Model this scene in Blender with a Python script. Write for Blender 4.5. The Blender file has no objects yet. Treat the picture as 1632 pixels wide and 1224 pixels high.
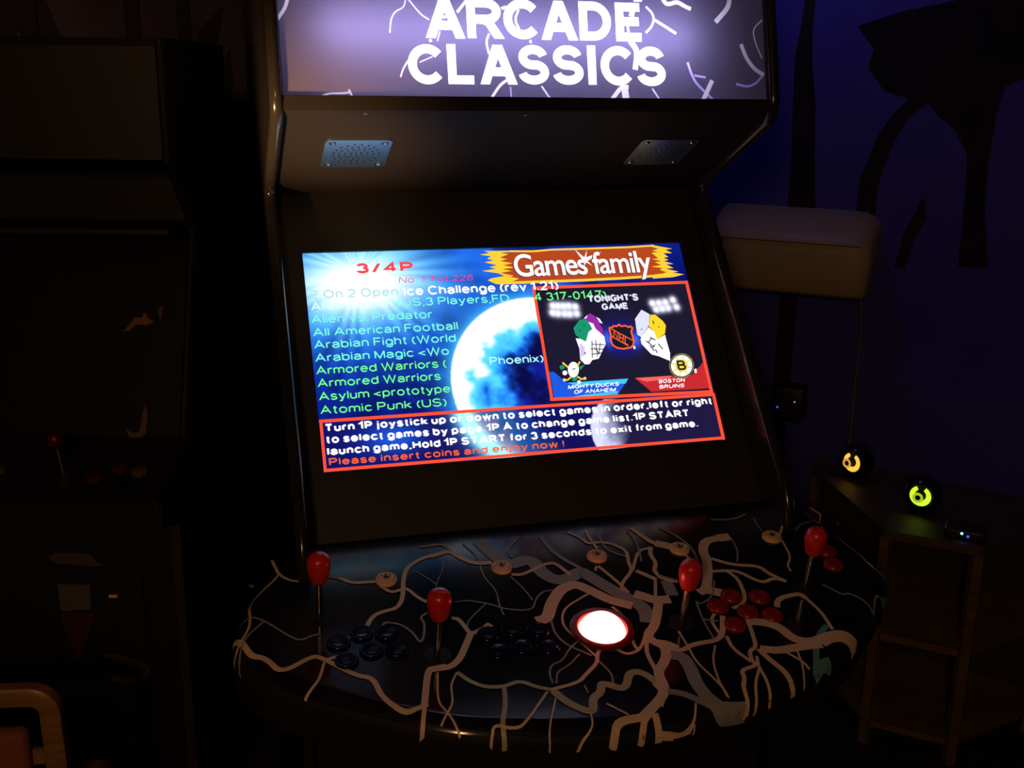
import bpy, bmesh, math, random
import numpy as np
from mathutils import Vector, Matrix, geometry
random.seed(7)
sc = bpy.context.scene
col = sc.collection
PI = math.pi

# ---------------------------------------------------------------- camera
cam_data = bpy.data.cameras.new('camera')
cam_data.sensor_width = 36.0
cam_data.lens = 38.448
cam_data.clip_start = 0.05
cam = bpy.data.objects.new('camera', cam_data)
col.objects.link(cam)
_right = Vector((0.962478, -0.271032, 0.013324))
_down = Vector((-0.060550, -0.262369, -0.963066))
_fwd = Vector((0.264518, 0.926123, -0.268935))
_m = Matrix((_right, -_down, -_fwd)).transposed().to_4x4()
_m.translation = Vector((-0.518725, -1.911606, 1.657095))
cam.matrix_world = _m
sc.camera = cam

# ---------------------------------------------------------------- view, world, room lamp and added fills
sc.view_settings.view_transform = 'Standard'
sc.view_settings.look = 'None'
sc.view_settings.gamma = 1.0
sc.view_settings.use_curve_mapping = False
sc.view_settings.exposure = 0.0

world = bpy.data.worlds.new('dark_room')
sc.world = world
world.use_nodes = True
world.node_tree.nodes['Background'].inputs[0].default_value = (0.5, 0.45, 1.0, 1)
world.node_tree.nodes['Background'].inputs[1].default_value = 0.006

def lamp(name, kind, loc, power, colour, size=0.1, aim=None, angle=60, blend=0.8):
    d = bpy.data.lights.new(name, kind)
    d.energy = power
    d.color = colour
    if kind == 'AREA':
        d.size = size
    else:
        d.shadow_soft_size = size
    if kind == 'SPOT':
        d.spot_size = math.radians(angle)
        d.spot_blend = blend
    o = bpy.data.objects.new(name, d)
    col.objects.link(o)
    o.location = loc
    if aim is not None:
        o.rotation_euler = (Vector(aim) - Vector(loc)).to_track_quat('-Z', 'Y').to_euler()
    return o

# a dim tungsten lamp behind the photographer; the two spots are added fills
lamp('room_lamp', 'POINT', (-1.05, -2.75, 2.0), 38.0, (1.0, 0.52, 0.20), 0.10)
lamp('warm_fill_spot', 'SPOT', (-1.35, -1.5, 0.75), 800.0, (1.0, 0.50, 0.18), 0.06, (-0.34, -0.12, 1.58), 13, 1.0)  # added warm spot, tints the left of the marquee and speaker panel
lamp('blue_wall_fill', 'SPOT', (0.90, 0.86, 2.40), 2.7, (0.34, 0.30, 1.0), 0.06, (1.22, 0.92, 1.45), 100, 0.8)  # added unseen blue spot, brightens the mural wall beside the cabinet

# ---------------------------------------------------------------- materials
def lin(c):
    return c / 12.92 if c <= 0.04045 else ((c + 0.055) / 1.055) ** 2.4

def rgb(r, g, b):
    return (lin(r / 255), lin(g / 255), lin(b / 255), 1.0)

def mat(name, colour, rough=0.5, metal=0.0, spec=0.5, grain=0.0, scale=40.0, bump=0.0, coat=0.0):
    m = bpy.data.materials.new(name)
    m.use_nodes = True
    nt = m.node_tree
    b = nt.nodes['Principled BSDF']
    b.inputs['Base Color'].default_value = colour
    b.inputs['Roughness'].default_value = rough
    b.inputs['Metallic'].default_value = metal
    b.inputs['Specular IOR Level'].default_value = spec
    b.inputs['Coat Weight'].default_value = coat
    if grain or bump:
        tc = nt.nodes.new('ShaderNodeTexCoord')
        n = nt.nodes.new('ShaderNodeTexNoise')
        n.inputs['Scale'].default_value = scale
        n.inputs['Detail'].default_value = 6
        nt.links.new(tc.outputs['Object'], n.inputs['Vector'])
        if grain:
            mx = nt.nodes.new('ShaderNodeMix')
            mx.data_type = 'RGBA'
            lo = tuple(c * (1 - grain) for c in colour[:3]) + (1,)
            hi = tuple(min(1, c * (1 + grain)) for c in colour[:3]) + (1,)
            mx.inputs[6].default_value = lo
            mx.inputs[7].default_value = hi
            nt.links.new(n.outputs['Fac'], mx.inputs[0])
            nt.links.new(mx.outputs[2], b.inputs['Base Color'])
        if bump:
            bp = nt.nodes.new('ShaderNodeBump')
            bp.inputs['Strength'].default_value = bump
            bp.inputs['Distance'].default_value = 0.002
            nt.links.new(n.outputs['Fac'], bp.inputs['Height'])
            nt.links.new(bp.outputs[0], b.inputs['Normal'])
    return m

def wood(name, dark, light, scale=6.0, rough=0.55):
    m = mat(name, light, rough)
    nt = m.node_tree
    b = nt.nodes['Principled BSDF']
    tc = nt.nodes.new('ShaderNodeTexCoord')
    mp = nt.nodes.new('ShaderNodeMapping')
    mp.inputs['Scale'].default_value = (1, 1, 8)
    n = nt.nodes.new('ShaderNodeTexNoise')
    n.inputs['Scale'].default_value = scale
    n.inputs['Detail'].default_value = 8
    cr = nt.nodes.new('ShaderNodeValToRGB')
    cr.color_ramp.elements[0].color = dark
    cr.color_ramp.elements[1].color = light
    cr.color_ramp.elements[0].position = 0.35
    cr.color_ramp.elements[1].position = 0.65
    nt.links.new(tc.outputs['Object'], mp.inputs[0])
    nt.links.new(mp.outputs[0], n.inputs['Vector'])
    nt.links.new(n.outputs['Fac'], cr.inputs[0])
    nt.links.new(cr.outputs[0], b.inputs['Base Color'])
    return m

def glow(name, colour, strength=1.0):
    m = bpy.data.materials.new(name)
    m.use_nodes = True
    nt = m.node_tree
    nt.nodes.clear()
    e = nt.nodes.new('ShaderNodeEmission')
    e.inputs[0].default_value = colour
    e.inputs[1].default_value = strength
    o = nt.nodes.new('ShaderNodeOutputMaterial')
    nt.links.new(e.outputs[0], o.inputs[0])
    return m

def film(name, through, face):
    """printed translucent sign film: light from the tube behind passes through it"""
    m = bpy.data.materials.new(name)
    m.use_nodes = True
    nt = m.node_tree
    b = nt.nodes['Principled BSDF']
    b.inputs['Base Color'].default_value = face
    b.inputs['Roughness'].default_value = 0.35
    t = nt.nodes.new('ShaderNodeBsdfTranslucent')
    t.inputs[0].default_value = through
    mx = nt.nodes.new('ShaderNodeMixShader')
    mx.inputs[0].default_value = 0.35
    nt.links.new(t.outputs[0], mx.inputs[1])
    nt.links.new(b.outputs[0], mx.inputs[2])
    nt.links.new(mx.outputs[0], nt.nodes['Material Output'].inputs[0])
    return m

# ---------------------------------------------------------------- mesh helpers
class MB:
    """collects vertices and faces of one part"""
    def __init__(self, frame=None):
        self.v, self.f, self.mi = [], [], []
        self.fr = frame or (lambda p: p)
    def face(self, pts, mi=0):
        k = len(self.v)
        self.v += [tuple(self.fr(p)) for p in pts]
        self.f.append(tuple(range(k, k + len(pts))))
        self.mi.append(mi)
    def grid(self, rows, closed=False, mi=0, caps=False):
        k = len(self.v)
        n = len(rows[0])
        for r in rows:
            self.v += [tuple(self.fr(p)) for p in r]
        for i in range(len(rows) - 1):
            for j in range(n if closed else n - 1):
                a, b = k + i * n + j, k + i * n + (j + 1) % n
                self.f.append((a, b, b + n, a + n))
                self.mi.append(mi)
        if caps:
            self.f.append(tuple(k + j for j in reversed(range(n))))
            self.f.append(tuple(k + (len(rows) - 1) * n + j for j in range(n)))
            self.mi += [mi, mi]
    def box(self, x0, x1, y0, y1, z0, z1, mi=0, bev=0.0):
        if bev <= 0:
            P = [(x, y, z) for x in (x0, x1) for y in (y0, y1) for z in (z0, z1)]
            k = len(self.v)
            self.v += [tuple(self.fr(p)) for p in P]
            for q in ((0, 1, 3, 2), (4, 6, 7, 5), (0, 4, 5, 1), (2, 3, 7, 6), (0, 2, 6, 4), (1, 5, 7, 3)):
                self.f.append(tuple(k + i for i in q))
                self.mi.append(mi)
            return
        bm = bmesh.new()
        bmesh.ops.create_cube(bm, size=1.0)
        for v in bm.verts:
            v.co = Vector(((x0 + x1) / 2 + v.co.x * (x1 - x0), (y0 + y1) / 2 + v.co.y * (y1 - y0), (z0 + z1) / 2 + v.co.z * (z1 - z0)))
        bmesh.ops.bevel(bm, geom=bm.edges[:], offset=bev, segments=3, profile=0.5, affect='EDGES')
        self.add_bm(bm, mi)
    def add_bm(self, bm, mi=0):
        k = len(self.v)
        bm.verts.index_update()
        self.v += [tuple(self.fr(v.co)) for v in bm.verts]
        for f in bm.faces:
            self.f.append(tuple(k + v.index for v in f.verts))
            self.mi.append(mi)
        bm.free()
    def poly(self, pts, z, mi=0):
        """filled polygon given as (x, y) at height z; may be concave"""
        tri = geometry.tessellate_polygon([[Vector((p[0], p[1], 0)) for p in pts]])
        k = len(self.v)
        self.v += [tuple(self.fr((p[0], p[1], z))) for p in pts]
        for t in tri:
            self.f.append(tuple(k + i for i in t))
            self.mi.append(mi)
    def prism(self, pts, h0, h1, mi=0):
        self.poly(pts, h0, mi)
        self.poly(pts, h1, mi)
        n = len(pts)
        k = len(self.v)
        self.v += [tuple(self.fr((p[0], p[1], h0))) for p in pts] + [tuple(self.fr((p[0], p[1], h1))) for p in pts]
        for i in range(n):
            j = (i + 1) % n
            self.f.append((k + i, k + j, k + n + j, k + n + i))
            self.mi.append(mi)
    def lathe(self, prof, c=(0, 0, 0), n=28, mi=0, squash=1.0):
        rows = [[(c[0] + r * math.cos(2 * PI * i / n), c[1] + r * squash * math.sin(2 * PI * i / n), c[2] + z) for i in range(n)] for r, z in prof]
        self.grid(rows, True, mi)
    def tube(self, pts, r, n=10, mi=0, caps=True):
        P = [Vector(p) for p in pts]
        rows = []
        up = None
        for i, p in enumerate(P):
            t = (P[min(i + 1, len(P) - 1)] - P[max(i - 1, 0)]).normalized()
            if up is None:
                up = t.orthogonal().normalized()
            up = (up - t * up.dot(t)).normalized()
            s = t.cross(up)
            rr = r[i] if isinstance(r, (list, tuple)) else r
            rows.append([p + up * (rr * math.cos(2 * PI * k / n)) + s * (rr * math.sin(2 * PI * k / n)) for k in range(n)])
        self.grid(rows, True, mi, caps)
    def build(self, name, mats, parent=None, smooth=False, angle=40):
        me = bpy.data.meshes.new(name)
        me.from_pydata(self.v, [], self.f)
        for m in (mats if isinstance(mats, (list, tuple)) else [mats]):
            me.materials.append(m)
        me.polygons.foreach_set('material_index', self.mi)
        bm = bmesh.new()
        bm.from_mesh(me)
        if smooth:
            bmesh.ops.remove_doubles(bm, verts=bm.verts, dist=1e-6)
        if len(bm.faces) < 60000:
            bmesh.ops.recalc_face_normals(bm, faces=bm.faces)
        if smooth:
            for f in bm.faces:
                f.smooth = True
            for e in bm.edges:
                if len(e.link_faces) == 2 and e.calc_face_angle(0) > math.radians(angle):
                    e.smooth = False
        bm.to_mesh(me)
        bm.free()
        me.update()
        o = bpy.data.objects.new(name, me)
        col.objects.link(o)
        if parent is not None:
            o.parent = parent
        return o

def tag(o, label=None, category=None, group=None, kind=None):
    if label: o['label'] = label
    if category: o['category'] = category
    if group: o['group'] = group
    if kind: o['kind'] = kind
    return o

def thing(name, loc=(0, 0, 0), rz=0.0):
    o = bpy.data.objects.new(name, None)
    o.empty_display_size = 0.1
    col.objects.link(o)
    o.location = loc
    o.rotation_euler = (0, 0, rz)
    return o

def dup(src, parent, loc=None, rot=None):
    """a copy of a part with copies of its sub-parts"""
    c = src.copy()
    col.objects.link(c)
    c.parent = parent
    if loc is not None: c.location = loc
    if rot is not None: c.rotation_euler = rot
    for ch in src.children:
        d = ch.copy()
        col.objects.link(d)
        d.parent = c
    return c

def pts_of(s, k=0.001):
    return [tuple(float(a) * k for a in q.split(',')) for q in s.split()]

def frame(o, ex, ed, n):
    o, ex, ed, n = Vector(o), Vector(ex), Vector(ed), Vector(n)
    return lambda p: o + ex * p[0] + ed * p[1] + n * p[2]

def chaikin(pts, it=1):
    for _ in range(it):
        q = [pts[0]]
        for a, b in zip(pts, pts[1:]):
            q += [(a[0] * .78 + b[0] * .22, a[1] * .78 + b[1] * .22), (a[0] * .22 + b[0] * .78, a[1] * .22 + b[1] * .78)]
        q.append(pts[-1])
        pts = q
    return pts

def resample(pts, step):
    out = [pts[0]]
    for a, b in zip(pts, pts[1:]):
        L = math.hypot(b[0] - a[0], b[1] - a[1])
        n = max(1, int(L / step + .5))
        out += [(a[0] + (b[0] - a[0]) * i / n, a[1] + (b[1] - a[1]) * i / n) for i in range(1, n + 1)]
    return out

def ribbon(pts, w, flat=False):
    """left and right outline of a stroke of width w along a polyline (mitred joins, butt ends)"""
    P = [pts[0]]
    for p in pts[1:]:
        if math.hypot(p[0] - P[-1][0], p[1] - P[-1][1]) > 1e-7:
            P.append(p)
    L, R = [], []
    n = len(P)
    for i in range(n):
        def d(a, b):
            x, y = b[0] - a[0], b[1] - a[1]
            l = math.hypot(x, y)
            return (x / l, y / l)
        d0 = d(P[i - 1], P[i]) if i else d(P[0], P[1])
        d1 = d(P[i], P[i + 1]) if i < n - 1 else d0
        tx, ty = d0[0] + d1[0], d0[1] + d1[1]
        l = math.hypot(tx, ty) or 1.0
        nx, ny = -ty / l, tx / l
        k = max(0.45, abs(nx * -d0[1] + ny * d0[0]))
        ox, oy = nx * w / 2 / k, ny * w / 2 / k
        if flat and i in (0, n - 1) and abs(d0[0]) > .15 and abs(d0[1]) > .5:
            s = 1 if -d0[1] > 0 else -1
            ox, oy = s * w / 2 / abs(d0[1]), 0.0
        L.append((P[i][0] + ox, P[i][1] + oy))
        R.append((P[i][0] - ox, P[i][1] - oy))
    return L, R

# ---------------------------------------------------------------- a stroke alphabet (plain grotesque letters)
def arc(cx, cy, rx, ry, a, b, n=None):
    n = n or max(4, int(abs(b - a) / 14))
    return [(cx + rx * math.cos(math.radians(a + (b - a) * i / n)), cy + ry * math.sin(math.radians(a + (b - a) * i / n))) for i in range(n + 1)]

XH = .72
GLYPH = {
 'A': (.74, [[(0, 0), (.37, 1), (.74, 0)], [(.13, .34), (.61, .34)]]),
 'B': (.6, [[(0, 0), (0, 1), (.33, 1)] + arc(.33, .765, .22, .235, 90, -90) + [(0, .53)], [(.33, .53)] + arc(.35, .265, .25, .265, 90, -90) + [(0, 0)]]),
 'C': (.7, [arc(.36, .5, .36, .5, 42, 318)]),
 'D': (.66, [[(.28, 0), (0, 0), (0, 1), (.28, 1)] + arc(.28, .5, .38, .5, 90, -90)]),
 'E': (.58, [[(.58, 0), (0, 0), (0, 1), (.56, 1)], [(0, .53), (.53, .53)]]),
 'F': (.52, [[(0, 0), (0, 1), (.52, 1)], [(0, .52), (.46, .52)]]),
 'G': (.72, [arc(.36, .5, .36, .5, 45, 310) + [(.7, .2), (.7, .46), (.4, .46)]]),
 'H': (.64, [[(0, 0), (0, 1)], [(.64, 0), (.64, 1)], [(0, .52), (.64, .52)]]),
 'I': (.0, [[(0, 0), (0, 1)]]),
 'K': (.64, [[(0, 0), (0, 1)], [(.6, 1), (.02, .38)], [(.22, .58), (.64, 0)]]),
 'L': (.5, [[(0, 1), (0, 0), (.5, 0)]]),
 'M': (.76, [[(0, 0), (0, 1)], [(0, 1), (.38, 0), (.76, 1)], [(.76, 1), (.76, 0)]]),
 'N': (.64, [[(0, 0), (0, 1), (.64, 0), (.64, 1)]]),
 'O': (.76, [arc(.38, .5, .38, .5, 90, 450)]),
 'P': (.58, [[(0, 0), (0, 1), (.32, 1)] + arc(.32, .73, .26, .27, 90, -90) + [(0, .46)]]),
 'R': (.64, [[(0, 0), (0, 1), (.34, 1)] + arc(.34, .745, .27, .255, 90, -90) + [(0, .49)], [(.3, .49), (.42, .4), (.66, 0)]]),
 'S': (.62, [arc(.31, .745, .285, .255, 18, 250) + arc(.31, .26, .31, .26, 62, -165)]),
 'T': (.62, [[(0, 1), (.62, 1)], [(.31, 0), (.31, 1)]]),
 'U': (.64, [[(0, 1), (0, .32)] + arc(.32, .32, .32, .32, 180, 360) + [(.64, 1)]]),
 'W': (1.0, [[(0, 1), (.25, 0), (.5, 1), (.75, 0), (1.0, 1)]]),
 'Y': (.66, [[(0, 1), (.33, .42), (.66, 1)], [(.33, .42), (.33, 0)]]),
 'a': (.5, [arc(.25, .5, .23, .22, 165, 10) + [(.48, .4), (.48, .1), (.52, 0)], [(.47, .44), (.25, .4)] + arc(.22, .19, .22, .19, 80, 290) + [(.4, .06), (.48, .2)]]),
 'b': (.52, [[(0, 0), (0, 1)], arc(.26, .36, .26, .36, 90, 450)]),
 'c': (.48, [arc(.26, .36, .26, .36, 40, 320)]),
 'd': (.52, [[(.52, 0), (.52, 1)], arc(.26, .36, .26, .36, 90, 450)]),
 'e': (.52, [[(.02, .38), (.52, .38)] + arc(.26, .36, .26, .36, 5, 320)]),
 'f': (.26, [[(.12, 0), (.12, .8)] + arc(.28, .8, .16, .2, 180, 90), [(0, .7), (.28, .7)]]),
 'g': (.52, [arc(.26, .36, .26, .36, 90, 450), [(.52, .72), (.52, -.05)] + arc(.26, -.05, .26, .23, 0, -160)]),
 'h': (.46, [[(0, 0), (0, 1)], [(0, .4)] + arc(.23, .49, .23, .23, 180, 0) + [(.46, 0)]]),
 'i': (.0, [[(0, 0), (0, .72)], [(0, .88), (0, 1.02)]]),
 'j': (.06, [[(.06, .72), (.06, -.1)] + arc(-.06, -.1, .12, .15, 0, -90), [(.06, .88), (.06, 1.02)]]),
 'k': (.46, [[(0, 0), (0, 1)], [(.42, .7), (.02, .26)], [(.16, .42), (.46, 0)]]),
 'l': (.0, [[(0, 0), (0, 1)]]),
 'm': (.8, [[(0, 0), (0, .72)], [(0, .45)] + arc(.2, .52, .2, .2, 180, 0) + [(.4, 0)], [(.4, .45)] + arc(.6, .52, .2, .2, 180, 0) + [(.8, 0)]]),
 'n': (.46, [[(0, 0), (0, .72)], [(0, .42)] + arc(.23, .49, .23, .23, 180, 0) + [(.46, 0)]]),
 'o': (.54, [arc(.27, .36, .27, .36, 90, 450)]),
 'p': (.52, [[(0, -.28), (0, .72)], arc(.26, .36, .26, .36, 90, 450)]),
 'r': (.26, [[(0, 0), (0, .72)], [(0, .42)] + arc(.24, .46, .24, .25, 180, 75)]),
 's': (.44, [arc(.22, .535, .2, .185, 15, 250) + arc(.22, .185, .22, .185, 65, -165)]),
 't': (.26, [[(.12, .95), (.12, .16)] + arc(.26, .16, .14, .16, 180, 275), [(0, .7), (.27, .7)]]),
 'u': (.46, [[(0, .72), (0, .24)] + arc(.23, .23, .23, .23, 180, 360) + [(.46, .72)], [(.46, .3), (.46, 0)]]),
 'v': (.5, [[(0, .72), (.25, 0), (.5, .72)]]),
 'w': (.74, [[(0, .72), (.18, 0), (.37, .72), (.56, 0), (.74, .72)]]),
 'x': (.48, [[(0, 0), (.48, .72)], [(0, .72), (.48, 0)]]),
 'y': (.5, [[(0, .72), (.26, .02)], [(.5, .72), (.2, -.2), (.02, -.26)]]),
 '0': (.52, [arc(.26, .5, .26, .5, 90, 450)]),
 '1': (.26, [[(0, .76), (.24, 1), (.24, 0)]]),
 '2': (.54, [arc(.27, .72, .26, .28, 165, -30) + [(.0, .0), (.54, 0)]]),
 '3': (.52, [arc(.25, .75, .23, .25, 160, -75), arc(.25, .27, .27, .27, 78, -160)]),
 '4': (.58, [[(.42, 0), (.42, 1), (0, .3), (.58, .3)]]),
 '6': (.52, [arc(.26, .32, .26, .32, 90, 450), arc(.3, .5, .3, .5, 60, 190)]),
 '7': (.52, [[(0, 1), (.52, 1), (.18, 0)]]),
 ',': (.06, [[(.05, .06), (.05, -.06), (0, -.18)]]),
 '.': (.04, [[(.02, -.03), (.02, .08)]]),
 '(': (.2, [arc(.5, .4, .48, .66, 130, 230)]),
 ')': (.2, [arc(-.28, .4, .48, .66, 50, -50)]),
 '/': (.34, [[(0, -.05), (.34, 1.05)]]),
 '-': (.28, [[(0, .36), (.28, .36)]]),
 '<': (.5, [[(.5, .62), (0, .36), (.5, .1)]]),
 '!': (.04, [[(.02, 1), (.02, .28)], [(.02, -.03), (.02, .08)]]),
 "'": (.04, [[(.02, 1), (.02, .74)]]),
}
STYLE = {'r': .15, 'm': .19, 'b': .25, 'i': .13, 's': .2, 'x': .2}
SHEAR = {'i': .22, 's': .3}

def lettering(text, x0, x1, base, cap, style):
    """strokes of a line of text fitted between x0 and x1 on a baseline (y runs down)"""
    w = STYLE[style] * cap
    sb = .07 + 1.05 * STYLE[style]
    adv, place = 0.0, []
    for ch in text:
        if ch == ' ':
            adv += .30
            continue
        g = GLYPH[ch]
        place.append((adv, g[1]))
        adv += g[0] + sb
    adv -= sb
    kx = (x1 - x0 - w) / max(adv, 1e-6)
    h = cap - w
    out = []
    for a, strokes in place:
        for s in strokes:
            out.append(([(x0 + w / 2 + (a + x) * kx + SHEAR.get(style, 0) * (y - .5) * h, base - w / 2 - y * h) for x, y in s], w))
    return out

def chaikin3(P, it=2):
    for _ in range(it):
        q = [P[0]]
        for a, c in zip(P, P[1:]):
            q += [tuple(x * .75 + y * .25 for x, y in zip(a, c)), tuple(x * .25 + y * .75 for x, y in zip(a, c))]
        P = q + [P[-1]]
    return P

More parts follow.
